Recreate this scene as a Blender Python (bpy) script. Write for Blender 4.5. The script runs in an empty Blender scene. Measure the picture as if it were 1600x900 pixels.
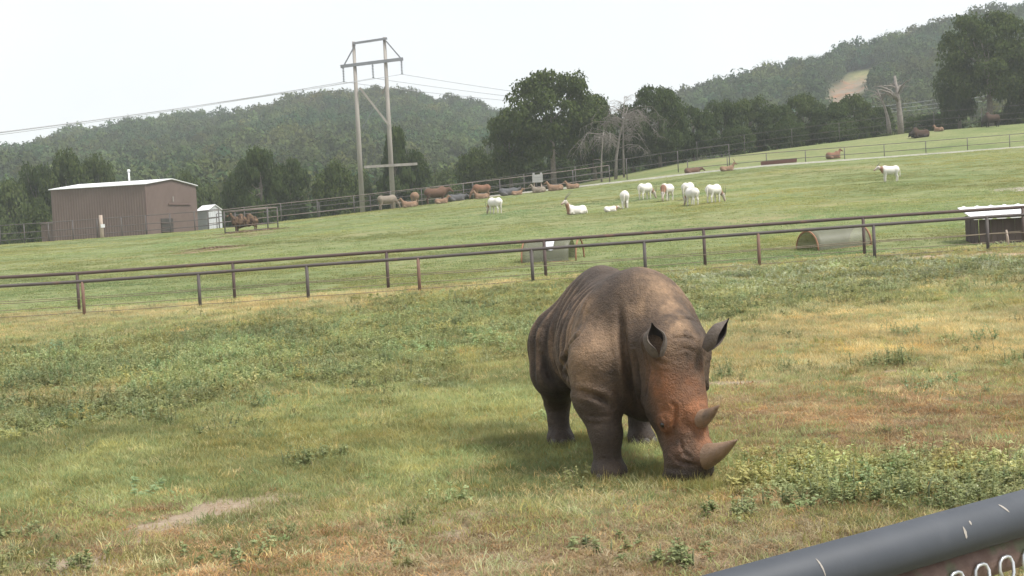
import bpy, math, random
import numpy as np

R = math.radians
random.seed(7)
rng = np.random.default_rng(11)
scene = bpy.context.scene
COL = scene.collection

# ---------------------------------------------------------------- camera
FPX, CX, CY = 2400.0, 800.0, 450.0          # focal length and centre, in photo pixels (1600 x 900)
ROLL, PITCH, CAMZ = R(3.0), math.atan(95.0 / FPX), 2.2
_f = np.array([0, math.cos(PITCH), -math.sin(PITCH)])
_r0 = np.array([1.0, 0, 0])
_u0 = np.cross(_r0, _f)
CR = math.cos(ROLL) * _r0 - math.sin(ROLL) * _u0
CU = math.sin(ROLL) * _r0 + math.cos(ROLL) * _u0
CF = _f
CAM = np.array([0.0, 0.0, CAMZ])
cam_d = bpy.data.cameras.new("camera")
cam = bpy.data.objects.new("camera", cam_d)
COL.objects.link(cam)
cam_d.sensor_width = 36.0
cam_d.lens = FPX * 36.0 / 1600.0
cam_d.clip_start = 0.1
cam_d.clip_end = 6000.0
from mathutils import Matrix, Vector
cam.matrix_world = Matrix(((CR[0], CU[0], -CF[0], CAM[0]), (CR[1], CU[1], -CF[1], CAM[1]),
                           (CR[2], CU[2], -CF[2], CAM[2]), (0, 0, 0, 1)))
scene.camera = cam

# ---------------------------------------------------------------- sky, sun, exposure
SUN_EL, SUN_AZ = 58.0, 118.0                # azimuth clockwise from +Y
world = bpy.data.worlds.new("World")
scene.world = world
world.use_nodes = True
wn, wl = world.node_tree.nodes, world.node_tree.links
wn.clear()
w_out = wn.new("ShaderNodeOutputWorld")
w_bg = wn.new("ShaderNodeBackground")
w_bg.inputs["Strength"].default_value = 0.10
w_sky = wn.new("ShaderNodeTexSky")
w_sky.sky_type = 'NISHITA'
w_sky.sun_disc = False
w_sky.sun_elevation = R(SUN_EL)
w_sky.sun_rotation = R(SUN_AZ)
w_co = wn.new("ShaderNodeTexCoord")
w_no = wn.new("ShaderNodeTexNoise")
w_no.inputs["Scale"].default_value = 2.2
w_no.inputs["Detail"].default_value = 4.0
w_ra = wn.new("ShaderNodeValToRGB")          # thin bright cloud deck, faintly uneven
w_ra.color_ramp.elements[0].position = 0.3
w_ra.color_ramp.elements[0].color = (2.70, 2.76, 2.86, 1)
w_ra.color_ramp.elements[1].position = 0.7
w_ra.color_ramp.elements[1].color = (3.32, 3.32, 3.33, 1)
w_mx = wn.new("ShaderNodeMix")
w_mx.data_type = 'RGBA'
w_mx.inputs["Factor"].default_value = 0.95
wl.new(w_co.outputs["Generated"], w_no.inputs["Vector"])
wl.new(w_no.outputs["Fac"], w_ra.inputs["Fac"])
wl.new(w_sky.outputs["Color"], w_mx.inputs["A"])
wl.new(w_ra.outputs["Color"], w_mx.inputs["B"])
wl.new(w_mx.outputs["Result"], w_bg.inputs["Color"])
wl.new(w_bg.outputs["Background"], w_out.inputs["Surface"])

sun_d = bpy.data.lights.new("sun", 'SUN')
sun_d.energy = 1.5
sun_d.angle = R(16)
sun_d.color = (1.0, 0.965, 0.91)
sun = bpy.data.objects.new("sun", sun_d)
COL.objects.link(sun)
_sd = Vector((math.sin(R(SUN_AZ)) * math.cos(R(SUN_EL)), math.cos(R(SUN_AZ)) * math.cos(R(SUN_EL)), math.sin(R(SUN_EL))))
sun.rotation_euler = _sd.to_track_quat('Z', 'Y').to_euler()
sun.location = (60, -30, 80)

vs = scene.view_settings
vs.view_transform = 'Standard'
vs.look = 'None'
vs.exposure = 1.8
vs.gamma = 1.0
vs.use_curve_mapping = False
cy = scene.cycles
cy.use_denoising = True
cy.max_bounces = 8
cy.diffuse_bounces = 4
cy.transmission_bounces = 4
cy.volume_bounces = 1
cy.volume_step_rate = 10.0
cy.use_light_tree = False

# ---------------------------------------------------------------- helpers
def smooth(a, b, x):
    t = np.clip((np.asarray(x, float) - a) / (b - a), 0, 1)
    return t * t * (3 - 2 * t)

def _hash2(ix, iy, seed):
    n = (ix * 374761393 + iy * 668265263 + seed * 974634777) & 0x7fffffff
    n = ((n ^ (n >> 13)) * 1274126177) & 0x7fffffff
    return ((n ^ (n >> 16)) & 0xffff) / 65535.0

def noise2(x, y, seed=0):
    x = np.asarray(x, float); y = np.asarray(y, float)
    ix = np.floor(x).astype(np.int64); iy = np.floor(y).astype(np.int64)
    fx = x - ix; fy = y - iy
    fx = fx * fx * (3 - 2 * fx); fy = fy * fy * (3 - 2 * fy)
    a = _hash2(ix, iy, seed); b = _hash2(ix + 1, iy, seed)
    c = _hash2(ix, iy + 1, seed); d = _hash2(ix + 1, iy + 1, seed)
    return (a + (b - a) * fx) * (1 - fy) + (c + (d - c) * fx) * fy

def fbm2(x, y, seed=0, octaves=3):
    s = 0.0; a = 0.5; t = 0.0
    for k in range(octaves):
        s = s + a * noise2(np.asarray(x) * 2 ** k, np.asarray(y) * 2 ** k, seed + k * 17); t += a; a *= 0.5
    return s / t

def fbm3(p, seed=0, octaves=3):
    """Value noise in space, for hides."""
    p = np.asarray(p, float); s = 0.0; a = 0.5; t = 0.0
    for k in range(octaves):
        q = p * 2 ** k; iz = np.floor(q[:, 2]).astype(np.int64); f = q[:, 2] - iz; f = f * f * (3 - 2 * f)
        def lay(z):
            ix = np.floor(q[:, 0]).astype(np.int64); iy = np.floor(q[:, 1]).astype(np.int64); fx = q[:, 0] - ix; fy = q[:, 1] - iy
            fx = fx * fx * (3 - 2 * fx); fy = fy * fy * (3 - 2 * fy); h = lambda i, j: _hash2(i + z * 157, j + z * 911, seed + 31 * k)
            return (h(ix, iy) * (1 - fx) + h(ix + 1, iy) * fx) * (1 - fy) + (h(ix, iy + 1) * (1 - fx) + h(ix + 1, iy + 1) * fx) * fy
        s = s + a * (lay(iz) * (1 - f) + lay(iz + 1) * f); t += a; a *= 0.5
    return s / t

# terrain heights: paddock near, meadow rising behind the pipe fences to a crest about 150 m off
_ZX = [-140, -60, -50, -31, -15, 6, 25, 50, 80, 160]
_ZC = [3.0, 3.3, 3.45, 3.8, 4.75, 5.6, 6.6, 7.1, 7.8, 9.0]
_DX = [-140, -30, -10, 6, 20, 50, 160]
_DZ = [-1.0, -0.9, -0.6, 1.1, 2.2, 3.9, 5.0]
def T(x, y):
    x = np.asarray(x, float); y = np.asarray(y, float)
    near = np.clip(0.22 + 0.019 * x, -0.08, 0.55) * smooth(20, 52, y)
    near = near + 0.05 * (fbm2(x * 0.6, y * 0.6, 3) - 0.5) * smooth(4, 9, y) * (1 - smooth(52, 60, y))
    near = near + 0.45 * (1 - smooth(2.6, 6.0, y))
    t = np.clip((y - 58.0) / 92.0, 0, 1)
    far = (np.interp(x, _ZX, _ZC) - 0.3) * (t * (1.22 - 0.22 * t)) + 0.35 * (fbm2(x * 0.03, y * 0.05, 9) - 0.5) * smooth(60, 90, y)
    s = smooth(152, 192, y)
    beyond = np.interp(x, _DX, _DZ) * s - 4.0 * smooth(205, 260, y) * s
    return near + far + beyond

def ray(px, py):
    d = CF * FPX + (px - CX) * CR + (CY - py) * CU
    return d / d[1]
def P(px, py, depth):                        # point on the pixel's ray at world depth Y
    return CAM + ray(px, py) * depth
def G(px, py, lo=3.0, hi=260.0):             # where the pixel's ray meets the terrain
    d = ray(px, py)
    ys = np.concatenate([np.arange(lo, 30, 0.02), np.arange(30, hi, 0.1)])
    pts = CAM[None] + d[None] * ys[:, None]
    under = np.nonzero(pts[:, 2] < T(pts[:, 0], pts[:, 1]))[0]
    k = under[0] if len(under) else -1
    p = pts[k].copy(); p[2] = T(p[0], p[1])
    return p
def ground_at(px, py_guess, depth):          # ground point under a pixel column at a chosen depth
    p = P(px, py_guess, depth)
    for _ in range(4):
        zt = float(T(p[0], p[1]))
        # shift along the picture's vertical so that the column stays the same
        d = ray(px, py_guess)
        py_guess -= (zt - p[2]) / depth * FPX
        p = P(px, py_guess, depth)
    return np.array([p[0], p[1], float(T(p[0], p[1]))])
def project(p):
    q = np.asarray(p, float) - CAM
    w = q @ CF
    return CX + FPX * (q @ CR) / w, CY - FPX * (q @ CU) / w

def mesh_from(name, V, F, smooth_shade=False):
    """V (n,3); F list of index arrays, each (m,3) or (m,4)."""
    me = bpy.data.meshes.new(name)
    V = np.ascontiguousarray(V, dtype=np.float32)
    me.vertices.add(len(V)); me.vertices.foreach_set("co", V.ravel())
    loops = np.concatenate([f.ravel() for f in F]).astype(np.int32)
    sizes = np.concatenate([np.full(len(f), f.shape[1], np.int32) for f in F])
    starts = np.concatenate([[0], np.cumsum(sizes)[:-1]]).astype(np.int32)
    me.loops.add(len(loops)); me.loops.foreach_set("vertex_index", loops)
    me.polygons.add(len(sizes)); me.polygons.foreach_set("loop_start", starts); me.polygons.foreach_set("loop_total", sizes)
    me.update(calc_edges=True)
    me.validate()
    me.polygons.foreach_set("use_smooth", np.full(len(me.polygons), bool(smooth_shade)))
    return me

def set_col(me, cols, name="Col"):
    a = me.attributes.new(name, 'FLOAT_COLOR', 'POINT')
    c = np.ones((len(me.vertices), 4), np.float32); c[:, :3] = cols
    a.data.foreach_set("color", c.ravel())

class Geo:
    def __init__(s): s.V = []; s.F3 = []; s.F4 = []; s.n = 0
    def add(s, V, F4=None, F3=None):
        V = np.asarray(V, float)
        if F4 is not None and len(F4): s.F4.append(np.asarray(F4, int) + s.n)
        if F3 is not None and len(F3): s.F3.append(np.asarray(F3, int) + s.n)
        s.V.append(V); s.n += len(V); return s
    def box(s, c, size, rot=None):
        x, y, z = np.asarray(size, float) / 2
        V = np.array([[-x, -y, -z], [x, -y, -z], [x, y, -z], [-x, y, -z], [-x, -y, z], [x, -y, z], [x, y, z], [-x, y, z]])
        if rot is not None: V = V @ np.asarray(rot).T
        return s.add(V + np.asarray(c, float), [[3, 2, 1, 0], [4, 5, 6, 7], [0, 1, 5, 4], [1, 2, 6, 5], [2, 3, 7, 6], [3, 0, 4, 7]])
    def prism(s, pts, vec):                  # polygon pts (n,3) extruded by vec
        a = np.asarray(pts, float); n = len(a); b = a + np.asarray(vec, float)
        V = np.vstack([a, b, a.mean(0), b.mean(0)])
        q = [[i, (i + 1) % n, n + (i + 1) % n, n + i] for i in range(n)]
        t = [[(i + 1) % n, i, 2 * n] for i in range(n)] + [[n + i, n + (i + 1) % n, 2 * n + 1] for i in range(n)]
        return s.add(V, q, t)
    def tube(s, pts, rad, seg=8, cap=True):
        pts = np.asarray(pts, float); n = len(pts)
        rad = np.broadcast_to(np.asarray(rad, float), (n,))
        tan = np.gradient(pts, axis=0); tan /= np.linalg.norm(tan, axis=1)[:, None] + 1e-9
        up = np.array([0, 0, 1.0]) if abs(tan[0, 2]) < 0.9 else np.array([1.0, 0, 0])
        rings = []
        a = np.cross(tan[0], up); a /= np.linalg.norm(a)
        ang = np.arange(seg) * 2 * math.pi / seg
        for i in range(n):
            a = a - tan[i] * (a @ tan[i]); a /= np.linalg.norm(a)
            b = np.cross(tan[i], a)
            rings.append(pts[i] + rad[i] * (np.cos(ang)[:, None] * a + np.sin(ang)[:, None] * b))
        V = np.vstack(rings); q = []
        for i in range(n - 1):
            for j in range(seg):
                k = (j + 1) % seg
                q.append([i * seg + j, i * seg + k, (i + 1) * seg + k, (i + 1) * seg + j])
        t = []
        if cap:
            V = np.vstack([V, pts[0], pts[-1]]); c0 = n * seg
            for j in range(seg):
                k = (j + 1) % seg
                t.append([k, j, c0]); t.append([(n - 1) * seg + j, (n - 1) * seg + k, c0 + 1])
        return s.add(V, q, t)
    def mesh(s, name, smooth_shade=False):
        F = []
        if s.F4: F.append(np.vstack(s.F4))
        if s.F3: F.append(np.vstack(s.F3))
        return mesh_from(name, np.vstack(s.V), F, smooth_shade)
    def build(s, name, mat, parent=None, smooth_shade=False):
        return link(name, s.mesh(name, smooth_shade), mat, parent)

def link(name, me, mat=None, parent=None):
    if mat is not None and not me.materials: me.materials.append(mat)
    o = bpy.data.objects.new(name, me); COL.objects.link(o)
    if parent is not None: o.parent = parent
    return o
def tag(o, label=None, cat=None, group=None, kind=None):
    for k, v in (("label", label), ("category", cat), ("group", group), ("kind", kind)):
        if v: o[k] = v
    return o
def empty(name, loc, label, cat, group=None, rz=0.0):
    o = bpy.data.objects.new(name, None); COL.objects.link(o)
    o.location = Vector([float(v) for v in loc]); o.rotation_euler = (0, 0, rz); o.empty_display_size = 0.2
    return tag(o, label, cat, group)
def copy_tree(o, parent=None):
    c = o.copy(); COL.objects.link(c)
    if parent is not None: c.parent = parent
    for ch in list(o.children): copy_tree(ch, c)
    return c

# ---------------------------------------------------------------- materials
def new_mat(name):
    m = bpy.data.materials.new(name); m.use_nodes = True
    nt = m.node_tree; nt.nodes.clear()
    out = nt.nodes.new("ShaderNodeOutputMaterial")
    return m, nt, out
def N(nt, kind, **kw):
    n = nt.nodes.new(kind)
    for k, v in kw.items():
        if k in n.inputs.keys(): n.inputs[k].default_value = v
        else: setattr(n, k, v)
    return n
def mixc(nt, fac, a, b, blend='MIX'):
    m = nt.nodes.new("ShaderNodeMix"); m.data_type = 'RGBA'; m.blend_type = blend
    for s, v in (("Factor", fac), ("A", a), ("B", b)):
        if hasattr(v, "is_output"): nt.links.new(v, m.inputs[s])
        elif s == "Factor": m.inputs[s].default_value = v
        else: m.inputs[s].default_value = (*v[:3], 1)
    return m.outputs["Result"]
def ramp(nt, fac, lo, hi, a=0.0, b=1.0):
    m = nt.nodes.new("ShaderNodeMapRange"); m.clamp = True
    nt.links.new(fac, m.inputs["Value"])
    for k, v in (("From Min", lo), ("From Max", hi), ("To Min", a), ("To Max", b)): m.inputs[k].default_value = v
    return m.outputs["Result"]
def noise_out(nt, vec, scale, detail=4.0, rough=0.55, stretch=None, dist=0.0):
    n = N(nt, "ShaderNodeTexNoise", Scale=scale, Detail=detail, Roughness=rough, Distortion=dist)
    if stretch is not None:
        mp = N(nt, "ShaderNodeMapping"); mp.inputs["Scale"].default_value = stretch
        nt.links.new(vec, mp.inputs["Vector"]); vec = mp.outputs["Vector"]
    nt.links.new(vec, n.inputs["Vector"])
    return n.outputs["Fac"]
def surface_mat(name, c1, c2, scale=6.0, rough=0.7, metal=0.0, bump=0.0, c3=None, s3=25.0, lo3=0.6, hi3=0.75, vcol=False, stretch=None, spec=0.5):
    """Two-tone noise colour, optional third tone in spots, fine relief; vcol takes the base from the Col attribute."""
    m, nt, out = new_mat(name)
    b = N(nt, "ShaderNodeBsdfPrincipled", Roughness=rough, Metallic=metal)
    b.inputs["Specular IOR Level"].default_value = spec
    vec = N(nt, "ShaderNodeTexCoord").outputs["Object"]
    n1 = noise_out(nt, vec, scale, stretch=stretch)
    if vcol:
        base = N(nt, "ShaderNodeAttribute", attribute_name="Col").outputs["Color"]
        c = mixc(nt, 1.0, base, mixc(nt, ramp(nt, n1, 0.3, 0.7), c1, c2), 'MULTIPLY')
    else:
        c = mixc(nt, ramp(nt, n1, 0.3, 0.7), c1, c2)
    if c3 is not None:
        c = mixc(nt, ramp(nt, noise_out(nt, vec, s3, stretch=stretch), lo3, hi3), c, c3)
    nt.links.new(c, b.inputs["Base Color"])
    if bump:
        bp = N(nt, "ShaderNodeBump", Strength=1.0, Distance=bump)
        nt.links.new(noise_out(nt, vec, scale * 5, 5.0), bp.inputs["Height"])
        nt.links.new(bp.outputs["Normal"], b.inputs["Normal"])
    nt.links.new(b.outputs["BSDF"], out.inputs["Surface"])
    return m
def leaf_mat(name, c_dark, c_mid, c_light, scale=0.6, trans=0.3, tint=True, gloss=0.0, seedscale=6.0):
    """Leaves: per-spot colour variation, some light let through; the copy's own tint attribute shifts the tone."""
    m, nt, out = new_mat(name)
    geo = N(nt, "ShaderNodeNewGeometry")
    vec = geo.outputs["Position"]
    n1 = noise_out(nt, vec, scale, 3.0)
    n2 = noise_out(nt, vec, scale * seedscale, 2.0)
    c = mixc(nt, ramp(nt, n1, 0.35, 0.65), c_dark, c_mid)
    c = mixc(nt, ramp(nt, n2, 0.5, 0.75), c, c_light)
    if tint:
        at = N(nt, "ShaderNodeAttribute", attribute_name="tint", attribute_type='INSTANCER')
        c = mixc(nt, 1.0, c, at.outputs["Color"], 'MULTIPLY')
    d = N(nt, "ShaderNodeBsdfDiffuse"); t = N(nt, "ShaderNodeBsdfTranslucent")
    nt.links.new(c, d.inputs["Color"]); nt.links.new(c, t.inputs["Color"])
    mx = N(nt, "ShaderNodeMixShader"); mx.inputs[0].default_value = trans
    nt.links.new(d.outputs[0], mx.inputs[1]); nt.links.new(t.outputs[0], mx.inputs[2])
    res = mx.outputs[0]
    if gloss:
        g = N(nt, "ShaderNodeBsdfGlossy", Roughness=0.45)
        g.inputs["Color"].default_value = (0.8, 0.85, 0.9, 1)
        m2 = N(nt, "ShaderNodeMixShader"); m2.inputs[0].default_value = gloss
        nt.links.new(res, m2.inputs[1]); nt.links.new(g.outputs[0], m2.inputs[2]); res = m2.outputs[0]
    nt.links.new(res, out.inputs["Surface"])
    return m

# ---------------------------------------------------------------- solid shapes from distance fields (animals)
def smin(a, b, k):
    h = np.maximum(k - np.abs(a - b), 0) / k
    return np.minimum(a, b) - h * h * k * 0.25
def sd_roundcone(p, a, b, r1, r2):
    a = np.asarray(a, float); b = np.asarray(b, float)
    ba = b - a; l2 = ba @ ba; rr = r1 - r2; a2 = l2 - rr * rr; il2 = 1.0 / l2
    pa = p - a; y = pa @ ba; z = y - l2
    v = pa * l2 - y[..., None] * ba
    x2 = (v * v).sum(-1); y2 = y * y * l2; z2 = z * z * l2
    k = np.sign(rr) * rr * rr * x2
    c1 = np.sign(z) * a2 * z2 > k
    c2 = np.sign(y) * a2 * y2 < k
    r = (np.sqrt(np.maximum(x2 * a2 * il2, 0)) + y * rr) * il2 - r1
    r = np.where(c1, np.sqrt(np.maximum(x2 + z2, 0)) * il2 - r2, r)
    return np.where(~c1 & c2, np.sqrt(np.maximum(x2 + y2, 0)) * il2 - r1, r)
def sd_ellipsoid(p, c, r, M=None):
    q = p - np.asarray(c, float)
    if M is not None: q = q @ np.asarray(M)          # columns of M are the ellipsoid's axes
    r = np.asarray(r, float)
    k0 = np.sqrt(((q / r) ** 2).sum(-1)); k1 = np.sqrt(((q / (r * r)) ** 2).sum(-1)) + 1e-9
    return k0 * (k0 - 1) / k1
def sdf_mesh(name, prims, h):
    """prims: ('c', a, b, r1, r2, k) round cones, ('e', centre, radii, axes or None, k) ellipsoids; blended in order, meshed at step h."""
    lo, hi = [], []
    for q in prims:
        if q[0] == 'c':
            a, b = np.asarray(q[1], float), np.asarray(q[2], float); r = max(q[3], q[4])
            lo.append(np.minimum(a, b) - r); hi.append(np.maximum(a, b) + r)
        else:
            r = np.max(q[2]) if q[3] is not None else np.asarray(q[2], float)
            lo.append(np.asarray(q[1], float) - r); hi.append(np.asarray(q[1], float) + r)
    L = np.min(lo, 0) - 4 * h; H = np.max(hi, 0) + 4 * h
    n = np.ceil((H - L) / h).astype(int) + 1
    ax = [L[i] + h * np.arange(n[i]) for i in range(3)]
    f = np.full(n, 0.5, np.float64)
    for q, l_, h_ in zip(prims, lo, hi):
        k = q[-1]
        i0 = np.maximum(((l_ - k - L) / h).astype(int) - 2, 0); i1 = np.minimum(((h_ + k - L) / h).astype(int) + 3, n)
        sl = tuple(slice(i0[i], i1[i]) for i in range(3))
        p = np.stack(np.meshgrid(*[ax[i][sl[i]] for i in range(3)], indexing='ij'), -1)
        d = sd_roundcone(p, *q[1:5]) if q[0] == 'c' else sd_ellipsoid(p, q[1], q[2], q[3])
        f[sl] = smin(f[sl], d, k)
    s = f < 0
    # one vertex in each cell that the surface crosses (surface nets)
    def cut(a, i, j, k): return a[i:i + n[0] - 1, j:j + n[1] - 1, k:k + n[2] - 1]
    corners = [(i, j, k) for i in (0, 1) for j in (0, 1) for k in (0, 1)]
    cnt = sum(cut(s, *c).astype(np.int8) for c in corners)
    act = (cnt > 0) & (cnt < 8)
    idx = -np.ones(act.shape, np.int64); cells = np.argwhere(act); idx[act] = np.arange(len(cells))
    acc = np.zeros((len(cells), 3)); num = np.zeros(len(cells))
    F = [f[cells[:, 0] + i, cells[:, 1] + j, cells[:, 2] + k] for i, j, k in corners]
    for ia, ca in enumerate(corners):
        for ib, cb in enumerate(corners):
            if ib <= ia or sum(abs(ca[t] - cb[t]) for t in range(3)) != 1: continue
            fa, fb = F[ia], F[ib]; m = (fa < 0) != (fb < 0)
            t = fa[m] / (fa[m] - fb[m])
            acc[m] += np.array(ca) + t[:, None] * (np.array(cb) - np.array(ca)); num[m] += 1
    V = L + h * (cells + acc / num[:, None])
    faces = []
    for axis in range(3):
        o1, o2 = [(1, 2), (2, 0), (0, 1)][axis]
        sa = [slice(None)] * 3; sb = [slice(None)] * 3; sa[axis] = slice(0, -1); sb[axis] = slice(1, None)
        A, B = s[tuple(sa)], s[tuple(sb)]
        e = np.argwhere(A != B)
        e = e[(e[:, o1] > 0) & (e[:, o2] > 0) & (e[:, o1] < n[o1] - 1) & (e[:, o2] < n[o2] - 1)]
        flip = A[e[:, 0], e[:, 1], e[:, 2]]
        d1 = np.zeros(3, int); d1[o1] = 1; d2 = np.zeros(3, int); d2[o2] = 1
        g = lambda q: idx[q[:, 0], q[:, 1], q[:, 2]]
        quad = np.stack([g(e - d1 - d2), g(e - d2), g(e), g(e - d1)], 1)
        quad[~flip] = quad[~flip][:, ::-1]
        faces.append(quad)
    return V, np.vstack(faces)
def vert_normals(V, F):
    nr = np.cross(V[F[:, 2]] - V[F[:, 0]], V[F[:, 3]] - V[F[:, 1]])
    vn = np.zeros_like(V)
    for j in range(4): np.add.at(vn, F[:, j], nr)
    return vn / (np.linalg.norm(vn, axis=1)[:, None] + 1e-12)

# ================================================================ THE SETTING
# what grows where in the paddock: patches given by a photo pixel, turned into places on the ground
_PATCH = [
    # px, py, half-width px, half-height px, kind, weight
    (415, 776, 40, 7, 'bare', 2.6), (350, 792, 48, 9, 'bare', 3.2), (285, 810, 50, 9, 'bare', 3.4), (235, 830, 32, 7, 'bare', 3.4), (185, 856, 30, 6, 'bare', 3.4), (95, 890, 45, 7, 'bare', 3.4),
    (640, 815, 60, 7, 'bare', 1.3), (740, 808, 50, 6, 'bare', 1.4),
    (1190, 652, 50, 12, 'bare', 1.61), (1430, 580, 32, 4, 'bare', 2.55), (1165, 598, 55, 4, 'bare', 1.61), (1450, 404, 70, 4, 'bare', 2.21),
    (1590, 398, 40, 4, 'bare', 2.04), (700, 842, 130, 14, 'bare', 0.77),
    (190, 820, 260, 38, 'dry', 1.3), (480, 875, 380, 45, 'dry', 1.2), (850, 850, 330, 45, 'dry', 1.0), (1360, 640, 330, 48, 'dry', 2.6),
    (1270, 850, 260, 42, 'dry', 1.3), (740, 700, 60, 20, 'dry', 0.4), (1560, 700, 140, 25, 'dry', 0.8), (880, 800, 150, 25, 'dry', 0.8),
    (1350, 520, 360, 42, 'straw', 1.6), (220, 482, 330, 16, 'straw', 1.3), (520, 466, 180, 10, 'straw', 0.9), (50, 626, 120, 10, 'straw', 1.4),
    (740, 770, 230, 28, 'straw', 0.9), (560, 800, 120, 20, 'straw', 0.6), (1560, 440, 130, 16, 'straw', 0.9), (830, 640, 60, 25, 'straw', 0.5), (1530, 745, 60, 14, 'straw', 0.9),
    (230, 570, 330, 42, 'weed', 1.7), (560, 525, 260, 34, 'weed', 1.4), (740, 468, 150, 18, 'weed', 1.2), (1300, 432, 300, 22, 'weed', 1.3),
    (1390, 756, 240, 26, 'weed', 1.1), (1090, 470, 90, 22, 'weed', 1.2), (1560, 770, 90, 30, 'weed', 0.8),
    (380, 690, 430, 58, 'green', 1.7), (90, 720, 220, 48, 'green', 1.1), (700, 620, 200, 66, 'green', 1.3), (960, 715, 190, 32, 'green', 1.3),
    (470, 760, 160, 20, 'green', 0.8), (1180, 690, 110, 26, 'green', 0.9), (1250, 470, 300, 16, 'green', 0.7), (820, 500, 120, 40, 'green', 0.9),
    (900, 600, 100, 50, 'green', 0.8), (700, 560, 120, 30, 'green', 0.8),
]
_PW = []
for px, py, rx, ry, kd, wt in _PATCH:
    c = G(px, py); t_ = G(px, py - ry); b_ = G(px, py + ry)
    _PW.append((c[0], c[1], max(rx / FPX * c[1], 0.15), max((t_[1] - b_[1]) / 2, 0.15), kd, wt, (c[0] / c[1])))
KINDS_G = ('green', 'weed', 'dry', 'straw', 'bare')
def cover(x, y):
    """Shares of each kind of ground cover at a point of the paddock."""
    x = np.asarray(x, float); y = np.asarray(y, float)
    wx = x + 0.08 * y * (fbm2(x * 0.5, y * 0.35, 21) - 0.5) ; wy = y + 0.16 * y * (fbm2(x * 0.45, y * 0.3, 22) - 0.5)
    W = {k: np.zeros_like(x) for k in KINDS_G}
    W['green'] += 0.45; W['dry'] += 0.30; W['straw'] += 0.30; W['weed'] += 0.08
    for cx, cy_, rx, ry, kd, wt, _ in _PW:
        if kd == 'bare': qx, qy = x + .35 * (fbm2(x * 1.6, y * 1.3, 25) - .5), y + .7 * (fbm2(x * 1.4, y * 1.2, 26) - .5)
        else: qx, qy = wx, wy
        W[kd] += wt * np.exp(-(((qx - cx) / rx) ** 2 + ((qy - cy_) / ry) ** 2) * 0.9)
    for i, k in enumerate(KINDS_G):
        W[k] *= (0.35 + 1.3 * fbm2(x * 0.9 + 31 * i, y * 0.55, 40 + i)) if k != 'bare' else .25 + 1.5 * smooth(.32, .62, fbm2(x * 2.6, y * 1.7, 46, 4))
    P2 = {k: W[k] ** 1.7 for k in KINDS_G}
    P2['weed'] = P2['weed'] * (.25 + 1.5 * smooth(.40, .62, fbm2(x * 2.1, y * 1.5, 48, 3)))
    tot = sum(P2.values())
    return {k: P2[k] / tot for k in KINDS_G}

def axis_steps(a, b, fine, grow, lim):
    out = [a]; st = fine
    while out[-1] < b:
        out.append(out[-1] + st); st = min(st * grow, lim)
    return np.array(out)
_yp = np.concatenate([axis_steps(-6, 60, 0.22, 1.004, 0.5), axis_steps(61, 215, 0.9, 1.003, 1.6), axis_steps(217, 2600, 4, 1.08, 120)])
_xr = np.concatenate([axis_steps(0, 24, 0.25, 1.0, 0.25), axis_steps(24.4, 110, 0.5, 1.03, 2.5), axis_steps(115, 1900, 6, 1.12, 120)])
_xp = np.concatenate([-_xr[::-1][:-1], _xr])
GX, GY = np.meshgrid(_xp, _yp)
GZ = T(GX, GY)
V = np.stack([GX.ravel(), GY.ravel(), GZ.ravel()], 1)
ny_, nx_ = GX.shape
ii = np.arange(ny_ - 1)[:, None] * nx_ + np.arange(nx_ - 1)[None]
Fq = np.stack([ii, ii + 1, ii + 1 + nx_, ii + nx_], -1).reshape(-1, 4)
me = mesh_from("ground", V, [Fq], True)
_c = cover(V[:, 0], V[:, 1])
meadow = smooth(56.5, 58.5, V[:, 1] + 0.02 * V[:, 0])
# litter and worn places out on the meadow
def world_blob(px, py, rx, ry, x, y):
    c = G(px, py, 40); t_ = G(px, py - ry, 40); b_ = G(px, py + ry, 40)
    return np.exp(-(((x - c[0]) / (rx / FPX * c[1])) ** 2 + ((y - c[1]) / max(0.3, (t_[1] - b_[1]) / 2)) ** 2))
litter = sum(world_blob(*b, V[:, 0], V[:, 1]) for b in ((345, 388, 55, 3), (385, 367, 62, 4), (300, 394, 30, 2)))
gravel = sum(world_blob(*b, V[:, 0], V[:, 1]) for b in ((1585, 296, 45, 4), (1575, 430, 1, 1)))
worn = sum(world_blob(*b, V[:, 0], V[:, 1]) for b in ((1235, 268, 70, 5), (1350, 262, 60, 3), (1330, 318, 110, 5), (830, 326, 90, 3), (1150, 345, 90, 4)))
set_col(me, np.stack([_c['bare'], _c['green'] + _c['weed'] * 0.9, _c['dry']], 1), "coverA")
set_col(me, np.stack([meadow, np.clip(litter, 0, 1), np.clip(gravel, 0, 1)], 1), "coverB")
set_col(me, np.stack([np.clip(worn, 0, 1), _c['straw'], _c['weed']], 1), "coverC")

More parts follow.
